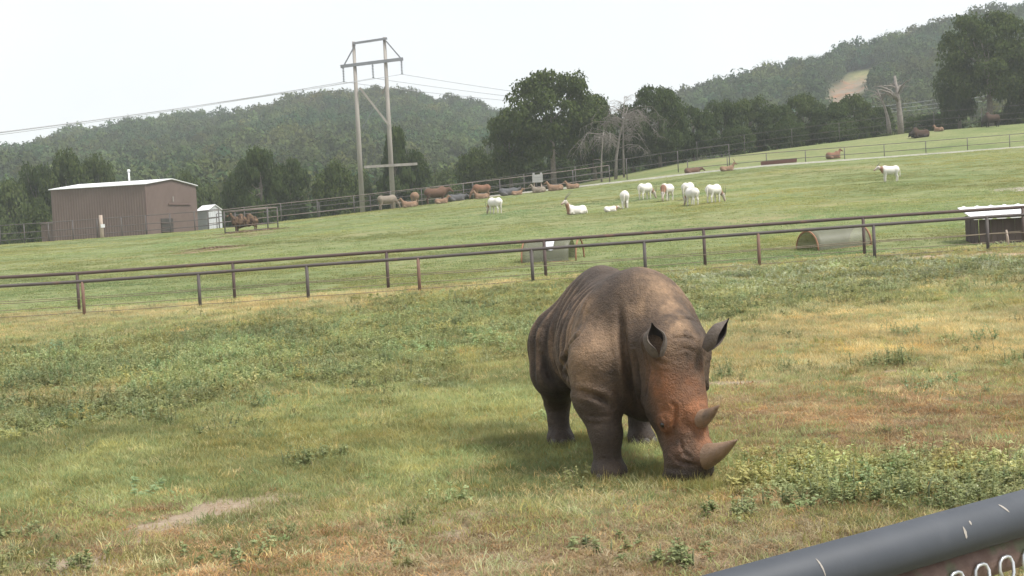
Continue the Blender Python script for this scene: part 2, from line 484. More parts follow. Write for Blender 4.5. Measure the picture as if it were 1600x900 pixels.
def ground_material():
    m, nt, out = new_mat("ground")
    b = N(nt, "ShaderNodeBsdfPrincipled", Roughness=0.95); b.inputs["Specular IOR Level"].default_value = 0.15
    vec = N(nt, "ShaderNodeNewGeometry").outputs["Position"]
    def att(name):
        a = N(nt, "ShaderNodeAttribute", attribute_name=name); s = N(nt, "ShaderNodeSeparateColor")
        nt.links.new(a.outputs["Color"], s.inputs["Color"]); return s.outputs
    A, B, C = att("coverA"), att("coverB"), att("coverC")
    fine = noise_out(nt, vec, 14.0, 6.0, 0.7)
    mid = noise_out(nt, vec, 2.4, 5.0, 0.6)
    big = noise_out(nt, vec, 0.25, 4.0, 0.55)
    # paddock: thatch and soil between the blades, bare red-brown earth in places
    soil = mixc(nt, ramp(nt, fine, 0.35, 0.7), (0.215, 0.160, 0.105), (0.390, 0.305, 0.205))
    thatch = mixc(nt, ramp(nt, fine, 0.35, 0.7), (0.150, 0.160, 0.070), (0.265, 0.255, 0.130))
    straw = mixc(nt, ramp(nt, fine, 0.35, 0.7), (0.27, 0.23, 0.125), (0.43, 0.365, 0.21))
    c = mixc(nt, ramp(nt, A["Green"], 0.15, 0.6), soil, thatch)
    c = mixc(nt, ramp(nt, C["Green"], 0.2, 0.7), c, straw)
    earth = mixc(nt, ramp(nt, fine, 0.3, 0.75), (0.25, 0.19, 0.13), (0.40, 0.325, 0.245))
    mb = nt.nodes.new("ShaderNodeMath"); mb.operation = 'MULTIPLY_ADD'
    nt.links.new(mid, mb.inputs[0]); mb.inputs[1].default_value = 0.9; nt.links.new(A["Red"], mb.inputs[2])
    c = mixc(nt, ramp(nt, mb.outputs[0], 0.60, 1.0), c, earth)
    # meadow: close-cropped, streaky, greener and yellower bands
    st = noise_out(nt, vec, 0.16, 5.0, 0.62, stretch=(0.40, 1.0, 1.0), dist=0.4)
    st2 = noise_out(nt, vec, 0.9, 6.0, 0.7, stretch=(0.45, 1.0, 1.0))
    st3 = noise_out(nt, vec, 5.0, 5.0, 0.75, stretch=(0.6, 1.0, 1.0))
    g = mixc(nt, ramp(nt, st, 0.36, 0.62), (0.115, 0.158, 0.052), (0.215, 0.235, 0.100))
    g = mixc(nt, ramp(nt, st2, 0.44, 0.68, 0.0, 0.8), g, (0.245, 0.248, 0.120))
    g = mixc(nt, ramp(nt, st3, 0.46, 0.68, 0.0, 0.8), g, (0.062, 0.088, 0.030))
    g = mixc(nt, ramp(nt, noise_out(nt, vec, 0.07, 4.0, 0.6), 0.50, 0.68, 0.0, 0.5), g, (0.262, 0.232, 0.118))
    mw = nt.nodes.new("ShaderNodeMath"); mw.operation = 'MULTIPLY'
    nt.links.new(C["Red"], mw.inputs[0]); nt.links.new(ramp(nt, st2, 0.3, 0.7), mw.inputs[1])
    g = mixc(nt, mw.outputs[0], g, (0.27, 0.225, 0.115))
    soft = noise_out(nt, vec, 0.7, 5.0, 0.7)
    def spot(mask, lo, hi):
        a = nt.nodes.new("ShaderNodeMath"); a.operation = 'MULTIPLY_ADD'
        nt.links.new(soft, a.inputs[0]); a.inputs[1].default_value = 1.2; nt.links.new(mask, a.inputs[2])
        return ramp(nt, a.outputs[0], lo, hi)
    g = mixc(nt, spot(B["Green"], 0.95, 1.45), g, mixc(nt, fine, (0.17, 0.12, 0.075), (0.27, 0.20, 0.13)))
    g = mixc(nt, spot(B["Blue"], 1.0, 1.3), g, mixc(nt, fine, (0.26, 0.225, 0.185), (0.37, 0.33, 0.285)))
    c = mixc(nt, B["Red"], c, g)
    nt.links.new(c, b.inputs["Base Color"])
    bp = N(nt, "ShaderNodeBump", Strength=0.8, Distance=0.05)
    nt.links.new(fine, bp.inputs["Height"]); nt.links.new(bp.outputs["Normal"], b.inputs["Normal"])
    nt.links.new(b.outputs["BSDF"], out.inputs["Surface"])
    return m
ground = link("ground", me, ground_material())
tag(ground, kind="structure")

# pale service road along the crest
M_road = surface_mat("pale_road", (0.52, 0.49, 0.45), (0.64, 0.61, 0.57), 3.0, 0.9)
def ribbon(name, pxs, widths, mat, lift=0.05):
    pts = [ground_at(px, py, d) for px, py, d in pxs]
    xs = np.array([p[0] for p in pts]); ys = np.array([p[1] for p in pts])
    X = np.linspace(xs[0], xs[-1], 160); Y = np.interp(X, xs, ys)
    rows = []
    for k in np.linspace(-0.5, 0.5, 5):
        y = Y + k * widths; rows.append(np.stack([X, y, T(X, y) + lift], 1))
    n = len(X); Vr = np.vstack(rows)
    i = np.arange(4)[:, None] * n + np.arange(n - 1)[None]
    F = np.stack([i, i + 1, i + 1 + n, i + n], -1).reshape(-1, 4)
    # skirt so that the slab has an edge
    edge = rows[0].copy(); edge[:, 2] -= lift + 0.06
    Vr = np.vstack([Vr, edge]); b0 = 5 * n; j = np.arange(n - 1)
    F = np.vstack([F, np.stack([b0 + j, b0 + j + 1, j + 1, j], -1)])
    return link(name, mesh_from(name, Vr, [F], False), mat)
road = ribbon("road", [(760, 303, 152.5), (940, 290, 152.5), (1100, 272, 152.5), (1300, 257, 153), (1600, 237, 154), (1900, 220, 156)], 4.6, M_road, 0.16)
tag(road, kind="structure")

# ---------------------------------------------------------------- wooded hills
RIDGE_L = [(-420, 345), (-200, 300), (0, 252), (60, 240), (130, 216), (220, 196), (300, 184), (380, 186), (430, 172), (490, 156), (540, 147),
           (580, 145), (640, 148), (700, 158), (760, 171), (790, 184), (850, 205), (950, 235), (1050, 262), (1200, 290)]
RIDGE_R = [(860, 300), (950, 215), (1060, 152), (1120, 136), (1200, 115), (1260, 96), (1340, 77), (1400, 62), (1450, 47), (1500, 36), (1560, 19),
           (1600, 15), (1700, 5), (1900, 0), (2300, 30)]
def ridge_fn(pts, depth, tree_px):
    q = np.array([P(px, py + tree_px, depth) for px, py in pts])
    return lambda x: np.interp(x, q[:, 0], q[:, 2])
_rl = ridge_fn(RIDGE_L, 720.0, 20); _rr = ridge_fn(RIDGE_R, 600.0, 22)
def sm_ridge(fn, w):
    def g(x):
        x = np.asarray(x, float)
        return sum(fn(x + o * w) for o in (-1, -0.5, 0, 0.5, 1)) / 5
    return g
_rl, _rr = sm_ridge(_rl, 9), sm_ridge(_rr, 9)
def HL(x, y):
    s = np.clip((y - 235) / (720 - 235), 0, 1)
    up = (_rl(x) + 1) * (s ** 1.25) - 1 + 7 * (fbm2(x * 0.012, y * 0.012, 61) - 0.5) * np.sin(np.pi * s) + 2
    return up - 0.25 * np.maximum(y - 720, 0)
def HR(x, y):
    s = np.clip((y - 225) / (600 - 225), 0, 1)
    up = (_rr(x) - 3) * (s ** 1.2) + 3 + 7 * (fbm2(x * 0.014, y * 0.014, 71) - 0.5) * np.sin(np.pi * s) + 1
    return up - 0.25 * np.maximum(y - 600, 0)
def hill_obj(fn, x0, x1, y0, y1):
    xs = np.linspace(x0, x1, int((x1 - x0) / 6)); ys = np.linspace(y0, y1, int((y1 - y0) / 7))
    X, Y = np.meshgrid(xs, ys); Z = fn(X, Y)
    V = np.stack([X.ravel(), Y.ravel(), Z.ravel()], 1); n = len(xs)
    i = np.arange(len(ys) - 1)[:, None] * n + np.arange(n - 1)[None]
    return V, np.stack([i, i + 1, i + 1 + n, i + n], -1).reshape(-1, 4)
# the cut on the right-hand hill: a grassed top and a red earth face
def hill_hit(fn, px, py):
    d = ray(px, py); ys = np.arange(226, 640, 0.5); p = CAM[None] + d[None] * ys[:, None]
    u = np.nonzero(p[:, 2] < fn(p[:, 0], p[:, 1]))[0]
    return p[u[0] if len(u) else -1]
CUT = np.array([hill_hit(HR, px, py)[:2] for px, py in ((1284, 158), (1290, 144), (1316, 122), (1345, 110), (1386, 104), (1386, 114), (1362, 120), (1352, 134), (1336, 146), (1318, 158))])
def in_poly(x, y, poly):
    x = np.asarray(x); y = np.asarray(y); ins = np.zeros(x.shape, bool); j = len(poly) - 1
    for i in range(len(poly)):
        xi, yi = poly[i]; xj, yj = poly[j]
        ins ^= ((yi > y) != (yj > y)) & (x < (xj - xi) * (y - yi) / (yj - yi + 1e-9) + xi); j = i
    return ins
def cut_dist(x, y):                          # 1 inside the cut, feathered over a few metres
    o = np.zeros(np.shape(x))
    for ax_, ay_ in ((0, 0), (2, 0), (-2, 0), (0, 3), (0, -3)): o = o + in_poly(np.asarray(x) + ax_, np.asarray(y) + ay_, CUT)
    return o / 5
M_hill = None
def hill_material():
    m, nt, out = new_mat("hill_floor")
    b = N(nt, "ShaderNodeBsdfPrincipled", Roughness=0.95); b.inputs["Specular IOR Level"].default_value = 0.1
    vec = N(nt, "ShaderNodeNewGeometry").outputs["Position"]
    n1 = noise_out(nt, vec, 0.25, 5.0, 0.65); n2 = noise_out(nt, vec, 0.6, 5.0, 0.7, stretch=(1, 1, 2.5))
    c = mixc(nt, ramp(nt, n1, 0.35, 0.65), (0.030, 0.040, 0.018), (0.070, 0.075, 0.035))
    s = N(nt, "ShaderNodeSeparateColor"); a = N(nt, "ShaderNodeAttribute", attribute_name="cut")
    nt.links.new(a.outputs["Color"], s.inputs["Color"])
    earth = mixc(nt, ramp(nt, n2, 0.42, 0.58), (0.155, 0.130, 0.085), (0.34, 0.155, 0.085))
    earth = mixc(nt, ramp(nt, noise_out(nt, vec, 0.12, 4.0, 0.6), 0.42, 0.6), (0.20, 0.175, 0.135), earth)
    earth = mixc(nt, ramp(nt, n1, 0.55, 0.72), earth, (0.085, 0.100, 0.045))
    grass = mixc(nt, ramp(nt, n2, 0.4, 0.6), (0.15, 0.165, 0.065), (0.24, 0.225, 0.11))
    c = mixc(nt, s.outputs["Red"], c, mixc(nt, s.outputs["Green"], earth, grass))
    nt.links.new(c, b.inputs["Base Color"]); nt.links.new(b.outputs["BSDF"], out.inputs["Surface"])
    return m
M_hill = hill_material()
Vh, Fh = hill_obj(HL, -420, 260, 232, 800)
me = mesh_from("hill", Vh, [Fh], True); set_col(me, np.zeros((len(Vh), 3)), "cut"); tag(link("hill", me, M_hill), kind="structure")
def hill_fine(fn, x0, x1, y0, y1, step):
    xs = np.arange(x0, x1, step); ys = np.arange(y0, y1, step); X, Y = np.meshgrid(xs, ys)
    V = np.stack([X.ravel(), Y.ravel(), fn(X, Y).ravel()], 1); n = len(xs)
    i = np.arange(len(ys) - 1)[:, None] * n + np.arange(n - 1)[None]
    return V, np.stack([i, i + 1, i + 1 + n, i + n], -1).reshape(-1, 4)
Vh, Fh = hill_fine(HR, 5, 430, 222, 700, 2.5)
cut = cut_dist(Vh[:, 0] + 7 * (fbm2(Vh[:, 0] * .12, Vh[:, 1] * .12, 91) - .5), Vh[:, 1] + 10 * (fbm2(Vh[:, 0] * .12, Vh[:, 1] * .12, 92) - .5))
_up = hill_hit(HR, 1345, 116)
grassy = smooth(-6, 10, Vh[:, 1] - _up[1] + 0.6 * (Vh[:, 0] - _up[0]))
Vh[:, 2] -= cut * (1.6 + 1.5 * fbm2(Vh[:, 0] * 0.25, Vh[:, 1] * 0.25, 5)) * (1 - 0.7 * grassy)
me = mesh_from("hill", Vh, [Fh], True); set_col(me, np.stack([cut, grassy, cut], 1), "cut"); tag(link("hill", me, M_hill), kind="structure")

# ---------------------------------------------------------------- scattering (ground cover and far woods)
def scatter(name, pts, rot, scale, idx, tint, sources, label):
    """One object of points; geometry nodes set a copy of a source plant on each."""
    me = bpy.data.meshes.new(name); n = len(pts)
    me.vertices.add(n); me.vertices.foreach_set("co", np.ascontiguousarray(pts, np.float32).ravel())
    def at(nm, ty, key, arr):
        a = me.attributes.new(nm, ty, 'POINT'); a.data.foreach_set(key, np.ascontiguousarray(arr).ravel())
    at("rot", 'FLOAT_VECTOR', "vector", np.asarray(rot, np.float32)); at("size", 'FLOAT_VECTOR', "vector", np.asarray(scale, np.float32))
    at("pick", 'INT', "value", np.asarray(idx, np.int32))
    c4 = np.ones((n, 4), np.float32); c4[:, :3] = tint
    at("tint", 'FLOAT_COLOR', "color", c4)
    coll = bpy.data.collections.new(name + "_source")
    for s in sources: coll.objects.link(s)
    o = bpy.data.objects.new(name, me); COL.objects.link(o)
    ng = bpy.data.node_groups.new(name, 'GeometryNodeTree')
    ng.interface.new_socket("Geometry", in_out='INPUT', socket_type='NodeSocketGeometry')
    ng.interface.new_socket("Geometry", in_out='OUTPUT', socket_type='NodeSocketGeometry')
    gi = ng.nodes.new("NodeGroupInput"); go = ng.nodes.new("NodeGroupOutput")
    iop = ng.nodes.new("GeometryNodeInstanceOnPoints"); ci = ng.nodes.new("GeometryNodeCollectionInfo")
    ci.inputs["Collection"].default_value = coll; ci.inputs["Separate Children"].default_value = True; ci.inputs["Reset Children"].default_value = True
    def na(nm, ty):
        q = ng.nodes.new("GeometryNodeInputNamedAttribute"); q.data_type = ty; q.inputs["Name"].default_value = nm; return q.outputs["Attribute"]
    ng.links.new(gi.outputs[0], iop.inputs["Points"]); ng.links.new(ci.outputs[0], iop.inputs["Instance"])
    iop.inputs["Pick Instance"].default_value = True
    ng.links.new(na("pick", 'INT'), iop.inputs["Instance Index"])
    ng.links.new(na("rot", 'FLOAT_VECTOR'), iop.inputs["Rotation"]); ng.links.new(na("size", 'FLOAT_VECTOR'), iop.inputs["Scale"])
    ng.links.new(iop.outputs[0], go.inputs[0])
    md = o.modifiers.new("scatter", 'NODES'); md.node_group = ng
    return tag(o, label, kind="stuff")
def source(name, me, mat):
    me.materials.clear(); me.materials.append(mat)
    return bpy.data.objects.new(name, me)

def leaf_quads(c, size, nrm, r_, aspect=0.75, jit=0.55):
    """Leaf-sized four-cornered faces at c, facing roughly nrm."""
    n = len(c)
    nrm = nrm + r_.normal(0, jit, (n, 3)); nrm /= np.linalg.norm(nrm, axis=1)[:, None]
    a = np.cross(nrm, r_.normal(0, 1, (n, 3))); a /= np.linalg.norm(a, axis=1)[:, None]
    b = np.cross(nrm, a)
    s = (size * r_.uniform(0.6, 1.3, n))[:, None]
    V = np.stack([c - a * s, c - b * s * aspect + nrm * s * 0.15, c + a * s, c + b * s * aspect + nrm * s * 0.15], 1).reshape(-1, 3)
    return V, np.arange(4 * n).reshape(-1, 4)
def crown_mesh(name, seed, clumps, per, env, leaf, rclump=(0.16, 0.30), open_=0.0, flat=0.8, jit=0.55):
    """Crown in unit size (radius 1, height 0..1): clumps of leaves spread inside an envelope env(z)->radius."""
    r_ = np.random.default_rng(seed); Vs = []; Fs = []; n0 = 0; centres = []
    for k in range(clumps):
        z = r_.uniform(0.04, 0.97); rad = env(z) * math.sqrt(r_.uniform(0.25 if k % 3 else 0.0, 1.0)); a = r_.uniform(0, 2 * math.pi)
        rc = r_.uniform(*rclump)
        c = np.array([rad * math.cos(a), rad * math.sin(a), z])
        c[:2] *= max(0.2, 1 - rc * 0.5); centres.append(c)
        m = int(per * (rc / rclump[1]) ** 2)
        d = r_.normal(0, 1, (m, 3)); d /= np.linalg.norm(d, axis=1)[:, None]
        d[:, 2] = np.abs(d[:, 2]) * 1.0 - 0.45 * (r_.uniform(0, 1, m) < 0.45)
        d /= np.linalg.norm(d, axis=1)[:, None]
        rr = rc * (1 - open_ * r_.uniform(0, 1, m)) * (0.75 + 0.45 * r_.uniform(0, 1, m) ** 2)
        pts = c + d * rr[:, None] * np.array([1, 1, flat * 0.62])
        V_, F_ = leaf_quads(pts, leaf, d + np.array([0, 0, 0.35]), r_, 0.75, jit)
        Vs.append(V_); Fs.append(F_ + n0); n0 += len(V_)
    return mesh_from(name, np.vstack(Vs), [np.vstack(Fs)], False), centres

M_forest = leaf_mat("far_foliage", (0.052, 0.074, 0.030), (0.084, 0.122, 0.044), (0.130, 0.166, 0.062), 0.35, 0.25)
def env_round(z): return math.sqrt(max(0.02, 1 - (2 * z - 0.9) ** 2)) * (1.0 if z > .1 else 0.7)
far_src = []
for k in range(6):
    me, _ = crown_mesh("far_tree", 300 + k, 16, 46, env_round, 0.085, (0.30, 0.46), flat=1.35, jit=0.3)
    far_src.append(source("far_tree_%02d" % k, me, M_forest))
def wood(name, fn, x0, x1, y0, y1, sp, seed, label, reject=None):
    r_ = np.random.default_rng(seed)
    X, Y = np.meshgrid(np.arange(x0, x1, sp), np.arange(y0, y1, sp)); X = X.ravel() + r_.uniform(-.45, .45, X.size) * sp; Y = Y.ravel() + r_.uniform(-.45, .45, Y.size) * sp
    Z = fn(X, Y)
    px, py = project(np.stack([X, Y, Z], 1))
    keep = (px > -260) & (px < 1860)
    if reject is not None: keep &= ~reject(X, Y)
    X, Y, Z = X[keep], Y[keep], Z[keep]; n = len(X)
    w = r_.uniform(2.4, 5.6, n) * (0.85 + 0.4 * noise2(X * 0.04, Y * 0.04, 5)); hgt = w * r_.uniform(1.15, 1.55, n)
    tone = 0.42 + 1.0 * fbm2(X * 0.02, Y * 0.02, seed) * r_.uniform(0.45, 1.5, n)
    warm = r_.normal(0, 0.10, n) + 0.5 * (noise2(X * 0.03, Y * 0.03, seed + 3) - 0.5)
    tint = np.stack([tone * (1 + warm), tone, tone * (1 - 0.5 * warm)], 1).clip(0.25, 1.9)
    rot = np.stack([r_.normal(0, .05, n), r_.normal(0, .05, n), r_.uniform(0, 6.28, n)], 1)
    return scatter(name, np.stack([X, Y, Z - 0.5], 1), rot, np.stack([w, w, hgt], 1), r_.integers(0, 6, n), tint, [s.copy() if False else s for s in far_src], label)
def in_cut(x, y):
    o = np.zeros(np.shape(x), bool)
    for ax_, ay_ in [(a_, b_) for a_ in (-2, 0, 2) for b_ in range(-2, 48, 5)]: o |= in_poly(x + ax_ + x / y * ay_, y + ay_, CUT)
    return o
wood("forest", HL, -300, 190, 236, 745, 5.4, 81, "dense wood covering the rounded hill behind the power pylon")
wood("forest", HR, 15, 330, 228, 625, 5.2, 82, "dense wood covering the steeper hill with the bare earth cut", in_cut)

# ---------------------------------------------------------------- single trees
M_bark = surface_mat("bark", (0.10, 0.085, 0.07), (0.19, 0.165, 0.14), 5.0, 0.9, bump=0.03)
M_dead = surface_mat("weathered_wood", (0.145, 0.128, 0.115), (0.24, 0.215, 0.195), 4.0, 0.9, bump=0.02)
M_leaf = [leaf_mat("oak_leaves", (0.042, 0.062, 0.022), (0.074, 0.100, 0.034), (0.124, 0.142, 0.050), 0.5, 0.3, tint=False),
          leaf_mat("dark_leaves", (0.036, 0.055, 0.021), (0.060, 0.086, 0.030), (0.098, 0.120, 0.042), 0.5, 0.3, tint=False),
          leaf_mat("pale_leaves", (0.065, 0.090, 0.036), (0.100, 0.130, 0.050), (0.150, 0.170, 0.070), 0.5, 0.3, tint=False)]
def env_oak(z): return 0.45 + 0.55 * math.sin(min(1, z / 0.55) * math.pi / 2) if z < 0.55 else math.sqrt(max(0.03, 1 - ((z - 0.5) / 0.52) ** 2))
def env_cone(z): return max(0.10, 1.0 * (1 - z) ** 0.75) * (0.75 if z < 0.06 else 1)
def env_low(z): return math.sqrt(max(0.03, 1 - (z * 1.0) ** 2.4))
CROWNS = {}
def crown(kind, v):
    key = (kind, v)
    if key not in CROWNS:
        sd = 500 + 13 * v + {'oak': 0, 'cone': 1000, 'low': 2000, 'big': 3000}[kind]
        if kind == 'oak': CROWNS[key] = crown_mesh("crown", sd, 66, 200, env_oak, 0.037, (0.16, 0.31), 0.1, 1.0)
        if kind == 'big': CROWNS[key] = crown_mesh("crown", sd, 150, 230, env_oak, 0.026, (0.12, 0.26), 0.1, 1.0)
        if kind == 'cone': CROWNS[key] = crown_mesh("crown", sd, 74, 180, env_cone, 0.045, (0.16, 0.30), 0.1, 0.7)
        if kind == 'low': CROWNS[key] = crown_mesh("crown", sd, 54, 190, env_low, 0.043, (0.20, 0.36), 0.1, 1.2)
    return CROWNS[key]
def limbs(geo, base, top, r0, centres, W, H0, H1, r_, n=9):
    """A tapered trunk with limbs reaching the crown's clumps; base at the origin."""
    hz = H1
    bend = r_.normal(0, 0.03 * hz, 2)
    tr = [np.array([0, 0, -0.3]), np.array([bend[0] * .2, bend[1] * .2, hz * .18]), np.array([bend[0] * .6, bend[1] * .6, hz * .42]), np.array([bend[0], bend[1], hz * .75])]
    geo.tube(tr, [r0 * 1.35, r0, r0 * .72, r0 * .22], 8)
    for k in range(min(n, len(centres))):
        c = centres[int(r_.integers(0, len(centres)))] * np.array([W, W, H1 - H0]) + np.array([0, 0, H0])
        t = r_.uniform(0.28, 0.6); s = np.array([bend[0] * t, bend[1] * t, hz * t])
        if c[2] < s[2]: c[2] = s[2] + 0.4
        m = s * .5 + c * .5 + np.array([0, 0, -0.08 * hz]) * r_.uniform(0, 1)
        geo.tube([s, m, c], [r0 * .42, r0 * .25, r0 * .07], 6)
def tree(px, ytop, depth, wpx, kind, v, leaf, label, group=None, cat="tree", name="tree", h0=0.12, trunk=0.022, ybase=None, stretch=1.0):
    g = ground_at(px, 300, depth)
    z = P(px, ytop, depth)[2]
    H = z - g[2]; W = wpx / FPX * depth / 2
    r_ = np.random.default_rng(int(px * 7 + ytop))
    o = empty(name, g, label, cat, group, r_.uniform(0, 6.28))
    me, cen = crown(kind, v)
    key = me.name + leaf
    if not me.materials: me.materials.append(M_leaf[0])
    H0 = H * h0
    c = bpy.data.objects.new("crown", me); COL.objects.link(c); c.parent = o
    c.location = (0, 0, H0); c.scale = (W / 1.12, W / 1.12, (H - H0) / 1.05)
    c.material_slots[0].link = 'OBJECT'; c.material_slots[0].material = M_leaf[{'a': 0, 'b': 1, 'c': 2}[leaf]]
    ge = Geo(); limbs(ge, g, z, max(0.09, H * trunk), cen, W / 1.12, H0, H, r_)
    ge.build("trunk", M_bark, o, True)
    return o

LINE = "trees of the line behind the meadow crest"
tree(866, 112, 178, 178, 'big', 0, 'a', "tallest broad oak of the middle clump, beside the dead grey tree", h0=0.27, trunk=0.024)
tree(800, 175, 181, 92, 'oak', 1, 'a', "dark oak leaning out from the tallest oak's edge by the rounded hill", h0=0.22)
tree(930, 152, 184, 100, 'oak', 2, 'b', "dark oak filling the gap behind the dead grey tree", h0=0.12)
tree(1032, 136, 185, 118, 'big', 1, 'b', "tall dark oak just behind the dead grey tree, second tallest of its clump", h0=0.14)
tree(990, 168, 188, 80, 'oak', 3, 'b', "narrow dark oak hidden between the two tall oaks", h0=0.1)
for i, (px, yt, d, w, kd, v, lf) in enumerate([
        (1085, 168, 192, 82, 'oak', 4, 'b'), (1128, 162, 196, 86, 'oak', 0, 'b'), (1172, 154, 200, 92, 'oak', 1, 'a'), (1215, 166, 197, 80, 'oak', 2, 'b'),
        (1256, 150, 203, 92, 'oak', 3, 'a'), (1300, 162, 200, 84, 'oak', 4, 'b'), (1335, 152, 204, 80, 'oak', 0, 'a'), (1372, 168, 206, 70, 'oak', 1, 'b'),
        (1150, 196, 190, 70, 'low', 0, 'b'), (1235, 192, 193, 74, 'low', 1, 'b'), (1310, 190, 195, 74, 'low', 2, 'b'), (1440, 182, 208, 70, 'oak', 2, 'b'),
        (1480, 176, 206, 76, 'oak', 3, 'b')]):
    tree(px, yt, d, w, kd, v, lf, "low dark thicket tree at the foot of the row of oaks" if kd == 'low' else "dark oak of the unbroken row below the hill with the earth cut", LINE, h0=0.05)
tree(1548, 22, 196, 178, 'big', 2, 'a', "very tall spreading oak standing over the two dark bison", h0=0.24, trunk=0.026)
tree(1500, 90, 203, 90, 'oak', 4, 'b', "lower dark oak tucked behind the very tall spreading oak", h0=0.15)
tree(1605, 80, 203, 110, 'oak', 0, 'b', "dark oak behind the very tall oak, on the side away from the snags", h0=0.12)
tree(1575, 176, 208, 120, 'low', 1, 'b', "low leafy thicket tree under the very tall oak", h0=0.03)
tree(1650, 60, 200, 150, 'oak', 1, 'a', "broad oak beyond the very tall oak, half out of view", h0=0.15)
tree(1432, 203, 190, 42, 'low', 3, 'c', "pale green rounded shrub at the foot of the dead snags", cat="shrub", name="shrub", h0=0.0)
tree(1383, 209, 189, 32, 'low', 2, 'c', "small pale shrub beside the thinner dead snag", cat="shrub", name="shrub", h0=0.0)
tree(1158, 236, 188, 24, 'low', 0, 'c', "small grey-green bush where the crest fences meet", cat="shrub", name="shrub", h0=0.0)
tree(624, 196, 186, 86, 'cone', 0, 'b', "pointed dark evergreen right behind the power pylon", h0=0.04)
tree(648, 240, 190, 72, 'oak', 2, 'b', "dark tree leaning on the pointed evergreen behind the pylon", h0=0.04)
tree(525, 259, 186, 84, 'low', 1, 'a', "rounded oak beside the pylon pole, on its barn side", h0=0.03)
tree(568, 272, 188, 60, 'low', 2, 'c', "yellowish bushy tree between the pylon's two poles", h0=0.03)
tree(412, 236, 184, 96, 'oak', 3, 'b', "large dark round tree above the hay rack", h0=0.03)
tree(456, 250, 187, 74, 'oak', 4, 'b', "dark tree joined to the large round one above the hay rack", h0=0.03)
tree(375, 268, 190, 60, 'low', 0, 'b', "dark bushy tree between the white shed and the hay rack tree", h0=0.03)
tree(745, 238, 187, 84, 'low', 3, 'a', "rounded green tree standing alone between pylon and tallest oak", h0=0.03)
tree(786, 256, 190, 60, 'low', 1, 'b', "low dark tree below the tallest oak's outer branches", h0=0.03)
tree(835, 240, 196, 80, 'low', 2, 'b', "low dark thicket tree behind the trunks of the tallest oak", h0=0.0)
tree(890, 232, 196, 90, 'low', 0, 'b', "dark thicket tree between the tallest oak and the dead tree", h0=0.0)
tree(955, 225, 197, 90, 'low', 3, 'b', "dark thicket tree behind the dead grey tree's trunk", h0=0.0)
tree(1040, 222, 197, 100, 'low', 1, 'b', "dark thicket tree at the foot of the second tallest oak", h0=0.0)
tree(112, 244, 196, 100, 'oak', 0, 'a', "tall dark tree behind the barn's far corner", h0=0.05)
tree(66, 258, 198, 80, 'oak', 1, 'b', "dark tree behind the barn fence beside the tall one", h0=0.03)
tree(158, 250, 200, 80, 'oak', 2, 'a', "olive green tree rising behind the barn roof", h0=0.05)
tree(20, 288, 190, 84, 'low', 2, 'c', "low pale green tree beyond the barn fence", h0=0.02)
tree(-20, 275, 194, 90, 'oak', 3, 'a', "oak at the end of the barn fence", h0=0.02)
tree(62, 316, 186, 60, 'low', 3, 'a', "low bush close against the barn's end wall", h0=0.0)
tree(330, 290, 196, 64, 'low', 0, 'c', "olive bushy tree behind the small white shed", h0=0.02)
tree(296, 276, 206, 70, 'low', 1, 'a', "green tree showing past the barn's gable wall", h0=0.02)
tree(700, 268, 205, 70, 'low', 2, 'c', "pale green tree in the dip between two dark trees", h0=0.02)

# dead trees: bare limbs only
def dead_tree(px, ytop, depth, label, seed, spread, n, twigs, r0, lean=0.0, droop=0.0, tmin=.38):
    g = ground_at(px, 280, depth); H = P(px, ytop, depth)[2] - g[2]
    r_ = np.random.default_rng(seed); o = empty("dead_tree", g, label, "dead tree")
    tr = np.array([[0, 0, -.3], [lean * .1, 0, H * .3], [lean * .4, 0, H * .62], [lean, 0, H]])
    ge = Geo(); ge.tube(tr, [r0 * 1.2, r0, r0 * .7, r0 * (.18 if twigs > 10 else .45)], 8); ge.build("trunk", M_dead, o, True)
    for k in range(n):
        t = r_.uniform(tmin, .97); s = np.array([np.interp(t, [0, .3, .62, 1], tr[:, 0]), 0, H * t]); a = r_.uniform(-1, 1) * math.pi
        L_ = spread * r_.uniform(.5, 1.0) * (1.2 - .6 * t)
        e = s + np.array([L_ * math.cos(a), L_ * math.sin(a) * .6, L_ * r_.uniform(.1, .6)])
        e2 = e + np.array([L_ * .5 * math.cos(a), L_ * .3 * math.sin(a), -droop * L_ * r_.uniform(.2, 1)])
        gb = Geo(); r1 = r0 * (.38 if twigs > 10 else .55) * (1.15 - t * .6)
        gb.tube([s, (s + e) / 2 + np.array([0, 0, .12 * L_]), e, e2], [r1, r1 * .75, r1 * .5, r1 * .2], 6)
        for q in range(twigs):
            u = r_.uniform(.4, 1.0); b0 = s + (e - s) * u if u < .8 else e + (e2 - e) * r_.uniform(0, 1)
            dd = r_.normal(0, 1, 3); dd[2] = dd[2] * .6 - droop * .9; dd /= np.linalg.norm(dd)
            ll = L_ * r_.uniform(.2, .5)
            gb.tube([b0, b0 + dd * ll * .5 + np.array([0, 0, .05]), b0 + dd * ll + np.array([0, 0, -droop * ll * .3])], [r1 * .3, r1 * .22, r1 * .1], 4, False)
        gb.build("branch", M_dead, o, True)
    return o
dead_tree(962, 168, 174, "dead grey tree with drooping bare twigs in front of the dark oaks", 4, 4.6, 26, 38, 0.16, 1.8, 0.9)
dead_tree(975, 150, 175.5, "slender dead stem with fine twigs rising beside the drooping dead tree", 6, 2.2, 12, 22, 0.11, 0.5, 0.5)
dead_tree(940, 206, 173, "thin bleached dead stem leaning beside the drooping dead tree", 9, 0.8, 3, 3, 0.10, 0.5, 0.2)
dead_tree(1408, 118, 190, "thick broken dead snag with bleached upper branches", 12, 3.8, 8, 5, 0.36, -0.5, -0.1, .55)
dead_tree(1391, 138, 191, "thinner dead snag leaning towards the earth cut", 15, 3.0, 6, 4, 0.22, -1.4, -0.1, .55)
